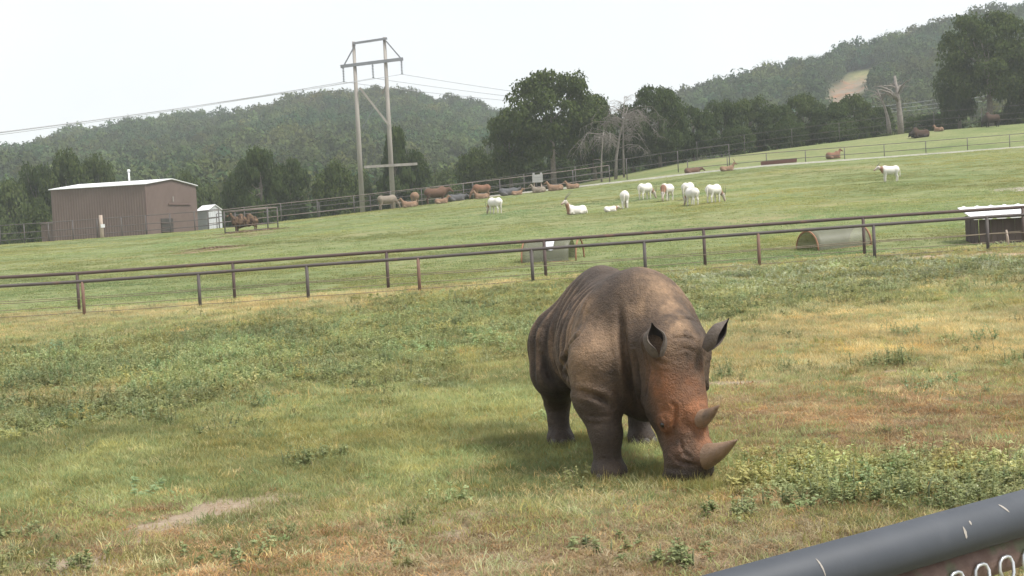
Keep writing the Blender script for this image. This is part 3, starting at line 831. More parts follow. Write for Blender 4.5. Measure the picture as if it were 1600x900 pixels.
dead_tree(1134, 214, 192, "pale broken dead branch stem among the row of dark oaks", 19, 1.6, 2, 2, 0.10, 0.5, 0.0)

# ---------------------------------------------------------------- power pylon
M_pole = surface_mat("pole_wood", (0.235, 0.215, 0.195), (0.34, 0.315, 0.29), 2.0, 0.9, c3=(0.17, 0.15, 0.135), s3=8.0, stretch=(1, 1, 0.15))
M_arm = surface_mat("arm_steel", (0.165, 0.17, 0.19), (0.21, 0.215, 0.24), 2.0, 0.6)
M_glass = surface_mat("insulator", (0.13, 0.14, 0.16), (0.19, 0.20, 0.22), 2.0, 0.3)
M_wire = surface_mat("wire", (0.26, 0.265, 0.28), (0.32, 0.325, 0.34), 2.0, 0.6)
PY = 166.0
b1 = ground_at(567, 325, PY); b2 = ground_at(615, 319, PY)
pyl = empty("power_pylon", b1, "tall wooden H-frame power pylon with two poles and steel crossarms", "pylon")
def rel(p): return np.asarray(p, float) - b1
t1 = P(553.5, 65, PY); t2 = P(602, 58, PY)
t1[0] = b1[0] + 0.05; t2[0] = b2[0] + 0.05
for b_, t_ in ((b1, t1), (b2, t2)):
    Geo().tube([rel(b_) - [0, 0, .5], rel(b_ * .5 + t_ * .5), rel(t_)], [0.30, 0.25, 0.17], 10).build("pole", M_pole, pyl, True)
def beam(name, a, b, w, h, mat, par=pyl, org=b1):
    a = np.asarray(a) - org; b = np.asarray(b) - org; d = b - a; L_ = np.linalg.norm(d); d = d / L_
    y_ = np.cross([0, 0, 1.0], d); y_ /= np.linalg.norm(y_); z_ = np.cross(d, y_)
    return Geo().box((a + b) / 2, (L_, w, h), np.stack([d, y_, z_], 1)).build(name, mat, par)
beam("crossarm", P(551, 68, PY - .25), P(605, 60, PY - .25), .16, .24, M_arm)
beam("crossarm", P(532, 104, PY - .28), P(630, 92, PY - .28), .2, .34, M_arm)
beam("crossarm", P(532, 104, PY + .28), P(630, 92, PY + .28), .2, .34, M_arm)
beam("brace", P(555, 70, PY - .24), P(537, 103, PY - .3), .1, .14, M_arm)
beam("brace", P(603, 64, PY - .24), P(627, 92, PY - .3), .1, .14, M_arm)
beam("brace", P(562, 137, PY - .3), P(609, 197, PY - .3), .14, .22, M_pole)
beam("brace", P(606, 128, PY + .3), P(597, 147, PY + .3), .14, .2, M_pole)
beam("brace", P(597, 147, PY + .3), P(566, 200, PY + .3), .05, .06, M_arm)
beam("crossarm", P(569, 261, PY - .3), P(652, 256, PY - .3), .14, .28, M_pole)
INS = [(536, 104, 128), (582, 99, 122), (627, 93, 116)]
ends = []
for px, y0, y1 in INS:
    a = P(px, y0, PY); b = P(px + 1.3, y1, PY); ge = Geo()
    ge.tube([rel(a), rel(b)], 0.03, 6)
    for q in np.linspace(.12, .95, 9):
        c = a + (b - a) * q; ge.tube([rel(c) + [0, 0, .05], rel(c) - [0, 0, .03]], [0.05, 0.15], 8)
    ge.build("insulator", M_glass, pyl, True); ends.append(b)
# conductors and shield wires run on to the next pylons, out of view on one side and beyond the row of oaks on the other
def wire(a, b, sag, label, r=0.03):
    s = np.linspace(0, 1, 40)[:, None]; p = a + (b - a) * s; p[:, 2] -= sag * 4 * (s * (1 - s))[:, 0]
    tag(Geo().tube(p, r, 5, False).build("power_line", M_wire, None, True), label, "power line", "wires of the power line")
for k, e in enumerate(ends):
    far = P(-330, (247, 252, 246)[k], PY - 62 + 3 * k)
    wire(e, far, 0.35, "conductor wire from the pylon out over the barn side", 0.024 if k else 0.036)
    wire(e, P(1640, 118 + 8 * k, PY + 150 + 5 * k), 5.2, "thin conductor wire from the pylon over the row of oaks", 0.026)
# ---------------------------------------------------------------- barn and small shed
M_wallA = surface_mat("barn_sheet", (0.128, 0.090, 0.079), (0.150, 0.108, 0.095), 0.6, 0.6, c3=(0.108, 0.076, 0.068), s3=1.5)
M_roof = surface_mat("white_sheet", (0.72, 0.73, 0.75), (0.80, 0.80, 0.81), 1.0, 0.45)
M_dark = surface_mat("opening_shade", (0.03, 0.028, 0.026), (0.05, 0.045, 0.04), 2.0, 0.8)
M_trim = surface_mat("barn_trim", (0.13, 0.085, 0.078), (0.15, 0.10, 0.09), 2.0, 0.6)
bc = P(228, 325, 160.0)[:2]; _bl = P(82, 335, 162.4)[:2]; _br = P(305, 320, 172.3)[:2]
ul = (_bl - bc) / np.linalg.norm(_bl - bc); ug = np.array([-ul[1], ul[0]]); ug *= np.sign(ug @ (_br - bc)); LB, GB = np.linalg.norm(_bl - bc), (_br - bc) @ ug
zb = float(T(*bc)) - 0.5; ze = P(228, 288, 160.0)[2]; zr = ze + 0.62
barn = empty("barn", (bc[0], bc[1], zb + .5), "brown sheet-metal barn with a low white roof", "barn")
ob = np.array([bc[0], bc[1], zb + .5])
def wall_sheet(a, b, z0, z1, name, par, mat, org, rib=0.3, top=None, depth=0.035):
    """Upright ribbed sheet from a to b (plan points); z1 may vary along it through top(t)."""
    a = np.asarray(a, float); b = np.asarray(b, float); L_ = np.linalg.norm(b - a); d = (b - a) / L_; nrm = np.array([d[1], -d[0]])
    xs = []; k = 0.0
    while k < L_ - 1e-6:
        xs += [(k, 0), (min(L_, k + rib * .62), 0), (min(L_, k + rib * .72), depth), (min(L_, k + rib * .9), depth)]; k += rib
    xs.append((L_, 0))
    V_ = []; 
    for s_, o_ in xs:
        p = a + d * s_ + nrm * o_
        V_ += [[*p, z0], [*p, z1 if top is None else top(s_ / L_)]]
    V_ = np.array(V_) - org; q = [[2 * i, 2 * i + 2, 2 * i + 3, 2 * i + 1] for i in range(len(xs) - 1)]
    return Geo().add(V_, q).build(name, mat, par)
c0 = bc; c1 = bc + ul * LB; c2 = c1 + ug * GB; c3_ = bc + ug * GB
gtop = lambda t: ze + (zr - ze) * (1 - abs(2 * t - 1))
wall_sheet(c1, c0, zb, ze, "wall", barn, M_wallA, ob); wall_sheet(c0, c3_, zb, ze, "wall", barn, M_wallA, ob, top=gtop)
wall_sheet(c3_, c2, zb, ze, "wall", barn, M_wallA, ob); wall_sheet(c2, c1, zb, ze, "wall", barn, M_wallA, ob, top=gtop)
def roof_plane(e0, e1, r0, r1, par, org, mat=M_roof, th=.08):
    pts = np.array([e0, e1, r1, r0]) - org
    return Geo().prism(pts, (0, 0, th)).build("roof_panel", mat, par)
def p3(p, z): return np.array([p[0], p[1], z])
ov = .2; mA = c0 + ug * GB / 2; mB = c1 + ug * GB / 2; sl = (zr - ze) / (GB / 2)
roof_plane(p3(c0 - ug * ov - ul * ov, ze - sl * ov + .03), p3(c1 - ug * ov + ul * ov, ze - sl * ov + .03), p3(mA - ul * ov, zr + .03), p3(mB + ul * ov, zr + .03), barn, ob)
roof_plane(p3(c3_ + ug * ov - ul * ov, ze - sl * ov + .035), p3(c2 + ug * ov + ul * ov, ze - sl * ov + .035), p3(mA - ul * ov + ug * .01, zr + .035), p3(mB + ul * ov + ug * .01, zr + .035), barn, ob)
vent = P(202, 281, 164.5); vt = P(201, 268, 164.5)
Geo().tube([vent - ob - [0, 0, .6], vt - ob], .10, 8).tube([vt - ob, vt - ob + [0, 0, .22]], [.2, .12], 8).build("vent_pipe", M_roof, barn, True)
g3 = lambda s_, z, o_=.08: p3(c0 + ug * s_ + np.array([ug[1], -ug[0]]) * o_, z)
def face_box(name, s0, s1, z0, z1, o_, mat):
    pts = np.array([g3(s0, z0, o_), g3(s1, z0, o_), g3(s1, z1, o_), g3(s0, z1, o_)]) - ob
    return Geo().prism(pts, p3(np.array([-ug[1], ug[0]]) * .05, 0)).build(name, mat, barn)
face_box("doorway", 3.2, 6.1, zb + .2, zb + 2.3, .10, M_dark)  # dark panel on the unbroken wall, inside shade put into its colour
for z_ in (.9, 1.35, 1.8): 
    pts = [g3(3.2, zb + z_, .14) - ob, g3(6.1, zb + z_, .14) - ob]
    Geo().tube(pts, .03, 6).build("gate_rail", M_trim, barn)
face_box("door_rail", 5.2, 10.8, ze - 2.1, ze - 1.95, .13, M_trim)
face_box("lamp_bracket", 6.25, 6.42, ze - 1.75, ze - 1.2, .16, M_pole)
face_box("corner_trim", -0.02, 0.16, zb, ze - .02, .06, M_trim)
# lean-to end bay, lower, beyond the far end of the long wall
lt = empty("lean_to", p3(c1, zb + .5), "low brown lean-to against the barn's end wall", "lean-to"); ol = np.array([*c1, zb + .5])
e0 = c1 + ul * .05 + ug * .6; e1 = e0 + ul * 1.7
wall_sheet(e1, e0, zb, zb + 2.3, "wall", lt, M_wallA, ol); wall_sheet(e1 + ug * 3, e1, zb, zb + 2.1, "wall", lt, M_wallA, ol)
roof_plane(p3(e0 - ug * .1, zb + 2.34), p3(e1 - ug * .1 + ul * .1, zb + 2.34), p3(e0 + ug * 3, zb + 2.5), p3(e1 + ug * 3 + ul * .1, zb + 2.5), lt, ol, M_wallA)
# small white shed behind the barn
s0 = ground_at(309, 350, 176); M_shed = surface_mat("shed_sheet", (0.42, 0.43, 0.45), (0.50, 0.51, 0.53), 1.5, 0.6)
shed = empty("shed", s0, "small pale metal shed with white gable roof behind the barn", "shed")
a_ = s0[:2].copy(); dL = np.array([.9, .43]); dG = np.array([.55, -.2]);
w1 = np.array([a_[0], a_[1]]); w2 = P(326, 330, 173)[:2]; w3 = P(346, 330, 175)[:2]; w4 = w3 + (w1 - w2)
zs = float(T(*w2)) - .5; eh = P(326, 329, 173)[2] ; rh = P(334, 321, 174)[2]
wall_sheet(w1, w2, zs, eh, "wall", shed, M_shed, s0, .4); wall_sheet(w2, w3, zs, eh, "wall", shed, M_shed, s0, .4, top=lambda t: eh + (rh - eh) * (1 - abs(2 * t - 1)))
wall_sheet(w3, w4, zs, eh, "wall", shed, M_shed, s0, .4)
m23 = (w2 + w3) / 2; m14 = (w1 + w4) / 2; un = (w2 - w1) / np.linalg.norm(w2 - w1)
roof_plane(p3(w1 + (w2 - w3) * .06, eh), p3(w2 + (w2 - w3) * .06 + un * .15, eh), p3(m14, rh + .04), p3(m23 + un * .15, rh + .04), shed, s0)
roof_plane(p3(w4 + (w3 - w2) * .06, eh), p3(w3 + (w3 - w2) * .06 + un * .15, eh), p3(m14, rh + .045), p3(m23 + un * .15, rh + .045), shed, s0)

# ---------------------------------------------------------------- fences
M_pipe = surface_mat("rusty_pipe", (0.060, 0.040, 0.036), (0.092, 0.062, 0.054), 1.2, 0.75, c3=(0.14, 0.078, 0.056), s3=2.5, lo3=0.58, hi3=0.7)
M_pipe2 = surface_mat("grey_pipe", (0.065, 0.055, 0.052), (0.095, 0.080, 0.074), 1.2, 0.75, c3=(0.125, 0.078, 0.06), s3=2.0, lo3=0.6, hi3=0.7)
M_pipe_rust = surface_mat("rusted_post", (0.135, 0.075, 0.052), (0.19, 0.115, 0.08), 2.0, 0.8)
M_cable = surface_mat("cable", (0.16, 0.125, 0.085), (0.21, 0.17, 0.12), 2.0, 0.7)
M_far = surface_mat("dark_rail", (0.075, 0.068, 0.066), (0.11, 0.098, 0.095), 0.8, 0.8, c3=(0.16, 0.105, 0.085), s3=0.9, lo3=0.55, hi3=0.7)
M_farpale = surface_mat("worn_rail", (0.17, 0.14, 0.125), (0.23, 0.19, 0.17), 0.8, 0.8)
def fence(name, posts, height, rails, label, rp, mat_post, mat_rail, rr, cables=(), rc=0.012, cat="fence", sub=4):
    """posts: plan points in order. rails / cables: heights as shares of the height; each post, rail and cable is its own part."""
    posts = [np.array([p[0], p[1], float(T(p[0], p[1]))]) for p in posts]
    o0 = posts[0]; o = empty(name, o0, label, cat)
    ge = Geo().tube([[0, 0, -.25], [0, 0, height]], rp, 8); pm = ge.mesh("post", True)
    for i, p in enumerate(posts):
        q = link("post", pm, mat_post[i % len(mat_post)] if not pm.materials else None, o); q.location = Vector(p - o0)
        if len(mat_post) > 1:
            q.material_slots[0].link = 'OBJECT'; q.material_slots[0].material = mat_post[i % len(mat_post)]
    def line(nm, fr, r, mat):
        pts = []
        for i in range(len(posts) - 1):
            for k in range(sub):
                s = k / sub; p = posts[i] * (1 - s) + posts[i + 1] * s
                dip = -0.02 * math.sin(math.pi * s) if nm == "cable" else 0.0
                pts.append(p - o0 + np.array([0, 0, fr * height + dip]))
        pts.append(posts[-1] - o0 + np.array([0, 0, fr * height]))
        Geo().tube(pts, r, 8 if r > .02 else 5).build(nm, mat, o, True)
    for k, fr in enumerate(rails): line("rail", fr, rr, mat_rail[k % len(mat_rail)])
    for fr in cables: line("cable", fr, rc, M_cable)
    return o
A_px = [-230, -50, 132, 313, 482, 656, 833, 1009, 1187, 1367, 1544, 1722]
A_posts = [ground_at(px, 450, 52.6)[:2] for px in A_px]
fence("pipe_fence", A_posts, 1.17, [1.0], "closer of two parallel steel pipe fences, lower top rail and closer-set posts", 0.058, [M_pipe2, M_pipe2, M_pipe_rust], [M_pipe2], 0.056, (0.50, 0.10))
B_px = [-365, -120, 124, 367, 607, 853, 1102, 1351, 1600, 1850]
B_posts = [ground_at(px, 450, 57.6)[:2] for px in B_px]
fence("pipe_fence", B_posts, 1.40, [1.0], "farther of two parallel steel pipe fences, higher rusty top rail, wide-set posts", 0.060, [M_pipe], [M_pipe], 0.062, (0.36, 0.12))
C_px = list(range(-75, 345, 38))
fence("rail_fence", [ground_at(px, 360, 149.5)[:2] for px in C_px], 1.85, [1.0, 0.56, 0.22], "dark three-rail pipe fence in front of the brown barn", 0.055, [M_far], [M_far], 0.036)
wp = ground_at(160, 360, 149.0)
wpo = empty("gate_post", wp, "pale thick wooden post in the barn fence with a white latch plate", "post")
M_paleW = surface_mat("pale_wood", (0.34, 0.27, 0.22), (0.44, 0.36, 0.30), 2.0, 0.9, stretch=(1, 1, .3))
Geo().tube([[0, 0, -.3], [-.03, 0, 1.0], [-.05, 0, 2.2]], [.2, .18, .17], 10).build("post", M_paleW, wpo, True)
Geo().box((.16, -.2, 1.15), (.38, .06, .34)).build("latch_plate", M_roof, wpo)
D_px = list(range(326, 1010, 57))
fence("rail_fence", [ground_at(px, 330, 156.5 + (px - 326) * .004)[:2] for px in D_px], 1.95, [1.0, 0.66, 0.36], "long three-rail fence behind the brown cattle along the meadow crest", 0.05, [M_far], [M_farpale, M_far], 0.036)
E_px = list(range(340, 1200, 80))
fence("rail_fence", [ground_at(px, 320, 168.0)[:2] for px in E_px], 2.3, [1.0, 0.55], "taller back fence between the crest cattle and the tree line", 0.05, [M_far], [M_far], 0.028)
F_px = [1075, 1137, 1198, 1259, 1320, 1382, 1447, 1512, 1578, 1645]
fence("rail_fence", [ground_at(px, 250, 158.5)[:2] for px in F_px], 1.38, [1.0, 0.45], "two-rail fence right behind the pale road below the bison", 0.045, [M_far], [M_far], 0.032)
H_px = list(range(1090, 1700, 74))
fence("rail_fence", [ground_at(px, 230, 186)[:2] for px in H_px], 2.3, [1.0, 0.6, 0.3], "high back fence between the bison and the row of oaks", 0.035, [M_far], [M_far], 0.018)

# ---------------------------------------------------------------- meadow furniture
M_sheet = surface_mat("weathered_sheen_sheet", (0.135, 0.138, 0.092), (0.185, 0.186, 0.130), 1.2, 0.5, c3=(0.24, 0.245, 0.21), s3=1.0, lo3=.6, hi3=.8, stretch=(1, 1, 3))  # paler third tone puts the reflective top's sheen into the colour
def see_through(m, share):                    # shade cloth: open weave lets the grass behind show
    nt = m.node_tree; out = [n for n in nt.nodes if n.type == 'OUTPUT_MATERIAL'][0]; src_ = out.inputs["Surface"].links[0].from_socket
    tr_ = N(nt, "ShaderNodeBsdfTransparent"); mx = N(nt, "ShaderNodeMixShader"); mx.inputs[0].default_value = share
    nt.links.new(src_, mx.inputs[1]); nt.links.new(tr_.outputs[0], mx.inputs[2]); nt.links.new(mx.outputs[0], out.inputs["Surface"])
see_through(M_sheet, 0.45)
M_rustarch = surface_mat("rust_arch", (0.22, 0.10, 0.055), (0.30, 0.15, 0.085), 3.0, 0.8)
M_trap = surface_mat("white_tarp", (0.62, 0.64, 0.68), (0.72, 0.73, 0.76), 2.0, 0.6)
def hutch(px0, py0, length, phi, label, h, wid, s0, s1, patch):
    """Open half-round shelter: rusty hoops at both ends, a curved sheet over part of the length."""
    a = G(px0, py0, 40); L_ = length; d = np.array([math.cos(R(phi)), math.sin(R(phi))]); n_ = np.array([-d[1], d[0]])
    o = empty("arched_hutch", a, label, "animal shelter")
    an = np.linspace(0, math.pi, 19)
    def hoop(s, k=1.0): 
        p = np.stack([d[0] * s + n_[0] * (wid / 2) * (1 - np.cos(an) * k), d[1] * s + n_[1] * (wid / 2) * (1 - np.cos(an) * k), h * k * np.sin(an) ** 0.9], 1)
        p[:, 2] += (float(T(a[0] + d[0] * s, a[1] + d[1] * s)) - a[2]); return p
    for s in (0.0, L_): Geo().tube(hoop(s), 0.035, 6).build("hoop", M_rustarch, o, True)
    for k in (0, 9, 18):
        Geo().tube([hoop(0)[k], hoop(L_)[k]], .022, 6).build("ridge_bar" if k == 9 else "base_bar", M_rustarch, o, True)
    rows = [hoop(s, .985) for s in np.linspace(s0 * L_, s1 * L_, 9)]
    V_ = np.vstack(rows); k = len(an)
    rows2 = [hoop(s, .955) for s in np.linspace(s0 * L_, s1 * L_, 9)]; V2 = np.vstack([V_, np.vstack(rows2)])
    i = np.arange(8)[:, None] * k + np.arange(k - 1)[None]; q1 = np.stack([i, i + 1, i + 1 + k, i + k], -1).reshape(-1, 4); q2 = q1[:, ::-1] + len(V_)
    e = []
    for j in range(k - 1):
        e.append([j, len(V_) + j, len(V_) + j + 1, j + 1]); e.append([8 * k + j, 8 * k + j + 1, len(V_) + 8 * k + j + 1, len(V_) + 8 * k + j])
    Geo().add(V2, np.vstack([q1, q2, np.array(e)])).build("curved_sheet", M_sheet, o, True)
    if patch:
        rows = [hoop(s, 1.02) for s in np.linspace(patch[0] * L_, patch[1] * L_, 6)]
        V_ = np.vstack([r[3:12] for r in rows]); k = 9
        V_[:, 2] += .02 * np.sin(V_[:, 0] * 19) ; i = np.arange(5)[:, None] * k + np.arange(k - 1)[None]
        Geo().add(V_, np.stack([i, i + 1, i + 1 + k, i + k], -1).reshape(-1, 4)).build("tarp", M_trap, o, True)
    return o
hutch(815, 412, 2.35, -16, "arched sheet hutch with a white tarp patch behind the pipe fences", .92, 1.5, 0.0, 0.86, (.40, .58))
hutch(1279, 393, 2.55, 24, "arched sheet hutch without tarp, open hoop at one end, behind the pipe fences", .80, 1.5, 0.0, 1.0, None)

# low shelter with corrugated white roof
M_shelter = surface_mat("dark_board", (0.050, 0.036, 0.032), (0.080, 0.058, 0.05), 3.0, 0.85, stretch=(1, 1, .3))
sA = G(1531, 383, 40); dirx = np.array([1.0, 0.03]); 
sh = empty("shelter", sA, "low dark plank shelter with a white corrugated roof", "animal shelter")
Ls, Ds = 4.6, 1.7; hF = P(1508, 343, sA[1])[2] - sA[2]; hB = hF + .30
def sp(s, t): return np.array([s, t + .03 * s])
for k in range(int(Ls / .23)):
    x0 = .23 * k; z0 = float(T(sA[0] + x0, sA[1])) - sA[2] - .15
    Geo().box((x0 + .112, .03 * x0 + (.008 if k % 2 else 0), (hF + z0) / 2 - .02), (.218, .03, hF - z0 - .04)).build("plank", M_shelter, sh)
for k in range(int(Ds / .23)):
    Geo().box((-.03 + (.008 if k % 2 else 0), .14 + .23 * k, (hF - .15) / 2), (.03, .218, hF + .2 + .13 * k * .23)).build("plank", M_shelter, sh)
rows = []; xs = np.linspace(-.25, Ls + .2, 130)
prof = lambda x: .05 * np.clip(1.6 * np.abs(((x / .54) % 1) - .5) - .45, 0, 1) / .35
for t, z in ((-.22, hF + .0), (Ds + .2, hB + .16)):
    rows.append(np.stack([xs, np.full_like(xs, t) + .03 * xs, z + prof(xs)], 1))
V_ = np.vstack([rows[0], rows[1], rows[0] - [0, 0, .035], rows[1] - [0, 0, .035]]); n = len(xs); j = np.arange(n - 1)
F_ = np.vstack([np.stack([j, j + 1, n + j + 1, n + j], 1), np.stack([2 * n + j, 3 * n + j, 3 * n + j + 1, 2 * n + j + 1], 1), np.stack([j, 2 * n + j, 2 * n + j + 1, j + 1], 1), np.stack([n + j, n + j + 1, 3 * n + j + 1, 3 * n + j], 1)])
Geo().add(V_, F_).build("corrugated_roof", M_roof, sh)
st = ground_at(1576, 390, 55.6)
tag(Geo().tube([[0, 0, -.1], [-.03, 0, .35], [-.06, 0, .62]], [.05, .045, .03], 7).build("stake", M_paleW, None, True), "short pale broken stake in the earth before the low shelter", "stake").location = Vector(st)

# hay rack
hr0 = G(352, 366, 40); hr1 = ground_at(419, 364, hr0[1] + .6)
rack = empty("hay_rack", hr0, "open steel hay rack frame on trampled litter in the meadow", "hay rack")
HRK = 1.75; dx = hr1 - hr0; back = np.array([.5, 1.9, 0.0])
cor = [np.zeros(3), dx, dx + back, back]
for c in cor: Geo().tube([c - [0, 0, .2], c + [0, 0, HRK]], .05, 8).build("post", M_far, rack, True)
for i in range(4):
    a, b = cor[i], cor[(i + 1) % 4]
    Geo().tube([a + [0, 0, .55], b + [0, 0, .55]], .035, 6).build("rail", M_far, rack, True)
    Geo().tube([a + [0, 0, .12], b + [0, 0, .12]], .035, 6).build("rail", M_far, rack, True)
    Geo().tube([a + [0, 0, HRK], b + [0, 0, HRK]], .05, 6).build("rail", M_farpale, rack, True)
M_hay = surface_mat("hay", (0.20, 0.145, 0.09), (0.31, 0.235, 0.155), 6.0, 0.95, bump=.05)
def litter_heap(px, py, depth, rx, ry, h, label, seed):
    g = ground_at(px, py, depth); r_ = np.random.default_rng(seed); n = 500
    a = r_.uniform(0, 6.28, n); q = np.abs(r_.normal(0, .5, n)); c = np.stack([rx * q * np.cos(a), ry * q * np.sin(a), h * np.exp(-q * q * 3) * r_.uniform(.3, 1, n)], 1)
    c[:, 2] += T(g[0] + c[:, 0], g[1] + c[:, 1]) - g[2] + .02
    V_, F_ = leaf_quads(c, .11, np.tile([0, 0, 1.0], (n, 1)), r_, .25)
    o = tag(link("hay_litter", mesh_from("hay_litter", V_, [F_]), M_hay), label, kind="stuff"); o.location = Vector(g); return o
litter_heap(380, 366, hr0[1] - .3, 2.6, .8, .12, "trampled hay scattered under the hay rack", 3)
litter_heap(338, 388, G(338, 388, 40)[1], 2.6, .6, .08, "old hay strewn on the grass before the hay rack", 4)
litter_heap(425, 367, hr0[1] + .2, 1.4, .6, .08, "hay litter beside the hay rack's far post", 5)

# feeder box on legs, long trough
fb = ground_at(841, 303, 147.5); feed = empty("feeder_box", fb, "grey board box on two wooden legs among the lying animals", "feeder")
for sx in (-.34, .34): Geo().tube([[sx, 0, -.2], [sx, 0, 1.0]], .075, 6).build("leg", M_paleW, feed, True)
M_greyb = surface_mat("grey_board", (0.30, 0.30, 0.29), (0.38, 0.38, 0.37), 3.0, 0.85)
for k in range(3): Geo().box((0, .004 * (k % 2), 1.06 + .25 * k), (1.0, .5, .235)).build("board", M_greyb, feed)
for sx in (-.36, .36): Geo().box((sx, 0, 1.76), (.2, .3, .22)).build("cap_block", M_greyb, feed)
tb = ground_at(1217, 258, 157.0); tr = empty("trough", tb, "long low red-brown feed trough beside the pale road", "trough")
M_red = surface_mat("red_brown", (0.115, 0.048, 0.042), (0.16, 0.07, 0.058), 1.0, 0.8)
Lt = 3.6
Geo().prism([[-Lt / 2, -.25, .18], [-Lt / 2, -.33, .55], [-Lt / 2, -.27, .55], [-Lt / 2, 0, .26], [-Lt / 2, .27, .55], [-Lt / 2, .33, .55], [-Lt / 2, .25, .18]], (Lt, 0, .12)).build("basin", M_red, tr)
for sx in (-1.4, 0, 1.4): Geo().box((sx, 0, .1), (.1, .5, .3)).build("leg", M_far, tr)

# ================================================================ ANIMALS
M_hide = surface_mat("hide", (0.86, 0.86, 0.86), (1.0, 1.0, 1.0), 7.0, 0.85, vcol=True, spec=0.2)
M_hornd = surface_mat("dark_horn", (0.07, 0.06, 0.055), (0.11, 0.095, 0.085), 8.0, 0.5)
def beast_prims(H, L, rb, pose, head, yaw=0.0, leg=1.0, hump=0.0, neckr=0.16):
    lie = pose == 'lie'
    zc = rb * .92 if lie else H - rb
    Hh = H if not lie else H * .62
    top = zc + rb
    q = [('c', (-.33 * L, 0, zc), (.30 * L, 0, zc - .01 * H), rb * .93, rb * .98, .08 * H),
         ('e', (-.38 * L, 0, zc + .04 * H), (.19 * L, rb * .80, rb * .90), None, .10 * H),
         ('e', (.30 * L, 0, zc + .05 * H + hump * .4), (.20 * L, rb * .72, rb * .98 + hump * .6), None, .12 * H),
         ('e', (-.02 * L, 0, zc - .06 * H), (.36 * L, rb * .92, rb * .93), None, .10 * H)]
    if not lie:
        for s in (-1, 1):
            q += [('c', (.31 * L, s * rb * .50, zc - .02 * H), (.31 * L, s * rb * .52, .36 * H), .105 * H * leg, .052 * H * leg, .06 * H),
                  ('c', (.31 * L, s * rb * .52, .36 * H), (.32 * L, s * rb * .52, .03 * H), .048 * H * leg, .036 * H * leg, .02 * H),
                  ('c', (-.40 * L, s * rb * .48, zc), (-.37 * L, s * rb * .52, .42 * H), .14 * H * leg, .060 * H * leg, .07 * H),
                  ('c', (-.37 * L, s * rb * .52, .44 * H), (-.44 * L, s * rb * .52, .32 * H), .056 * H * leg, .046 * H * leg, .03 * H),
                  ('c', (-.44 * L, s * rb * .52, .32 * H), (-.42 * L, s * rb * .52, .03 * H), .044 * H * leg, .036 * H * leg, .02 * H)]
    else:
        for s in (-1, 1):
            q += [('c', (.34 * L, s * rb * .75, .13 * H), (.46 * L, s * rb * .7, .07 * H), .09 * H, .05 * H, .05 * H),
                  ('c', (.46 * L, s * rb * .7, .06 * H), (.22 * L, s * rb * .85, .045 * H), .045 * H, .035 * H, .03 * H),
                  ('c', (-.36 * L, s * rb * .85, .17 * H), (-.16 * L, s * rb * 1.0, .08 * H), .14 * H, .06 * H, .07 * H),
                  ('c', (-.16 * L, s * rb * 1.02, .06 * H), (-.38 * L, s * rb * 1.08, .05 * H), .05 * H, .04 * H, .03 * H)]
    b0 = np.array([.38 * L, 0, zc + .06 * H])
    cy_, sy_ = math.cos(yaw), math.sin(yaw)
    def fw(d, z): return np.array([b0[0] + d * cy_ * H, d * sy_ * H, z])
    if head == 'graze': n1, mz = fw(.34, .40 * H), fw(.46, .07 * H)
    elif head == 'up': n1, mz = fw(.26, zc + .52 * H), fw(.52, zc + .38 * H)
    elif head == 'level': n1, mz = fw(.36, zc + .20 * H), fw(.62, zc + .02 * H)
    else: n1, mz = fw(.30, .24 * H), fw(.46, .08 * H)          # laid low
    q += [('c', b0, n1, neckr * H, neckr * .62 * H, .10 * H), ('c', n1, n1 * .35 + mz * .65, .085 * H, .062 * H, .05 * H), ('c', n1 * .4 + mz * .6, mz, .060 * H, .048 * H, .03 * H)]
    side = np.array([-sy_, cy_, 0])
    for s in (-1, 1):
        e0 = n1 + s * side * .07 * H + np.array([0, 0, .03 * H]); q.append(('c', e0, e0 + s * side * .11 * H + np.array([0, 0, .02 * H]), .026 * H, .012 * H, .02 * H))
    return q, n1, mz, side, zc
BEASTS = {}
def beast(key, name, label, cat, group, loc, heading, H, L, rb, pose, head, colour, yaw=0.0, horns=None, tail=None, res=None, leg=1.0, hump=0.0, neckr=.16, tilt=True):
    """heading in degrees: 0 = along +X, 90 = away along +Y."""
    o = empty(name, loc, label, cat, group, R(heading))
    if key not in BEASTS:
        q, n1, mz, side, zc = beast_prims(H, L, rb, pose, head, yaw, leg, hump, neckr)
        V_, F_ = sdf_mesh(name, q, res or .035)
        info = dict(H=H, L=L, rb=rb, zc=zc, n1=n1, mz=mz, top=zc + rb)
        me = mesh_from(name + "_body", V_, [F_], True); set_col(me, colour(V_, info))
        BEASTS[key] = (me, info, side)
    me, info, side = BEASTS[key]
    link("body", me, M_hide, o)
    n1, mz = info['n1'], info['mz']; fwd = mz - n1; fwd /= np.linalg.norm(fwd)
    if horns:
        ln, back, up, out_, r = horns
        bk = np.array([-fwd[0], -fwd[1], -fwd[2]]); nu = np.cross(side, fwd); nu *= -1 if nu[2] < 0 else 1
        if head == 'graze': nu = np.array([fwd[0] * 1.0, fwd[1], 0]); nu /= np.linalg.norm(nu) + 1e-9
        for s in (-1, 1):
            a = n1 + s * side * .05 * H + nu * .05 * H + fwd * .03
            p1 = a + ln * (.45 * (back * bk + up * nu) + s * side * out_ * .5); p2 = a + ln * (back * bk * 1.0 + up * nu * .75 + s * side * out_)
            Geo().tube([a, (a + p1) / 2 + nu * .03, p1, (p1 + p2) / 2 + nu * .02, p2], [r, r * .85, r * .7, r * .5, r * .15], 6).build("horn", M_hornd, o, True)
    if tail:
        z = info['zc']; t0 = np.array([-.38 * L - rb * .75, 0, z + .35 * rb])
        Geo().tube([t0 + [.08, 0, .05], t0 + [-.06, 0, -.12], t0 + [-.07, .02, -.42], t0 + [-.06, .02, -.62]], [.035, .03, .022, .045], 6).build("tail", tail, o, True)
    return o
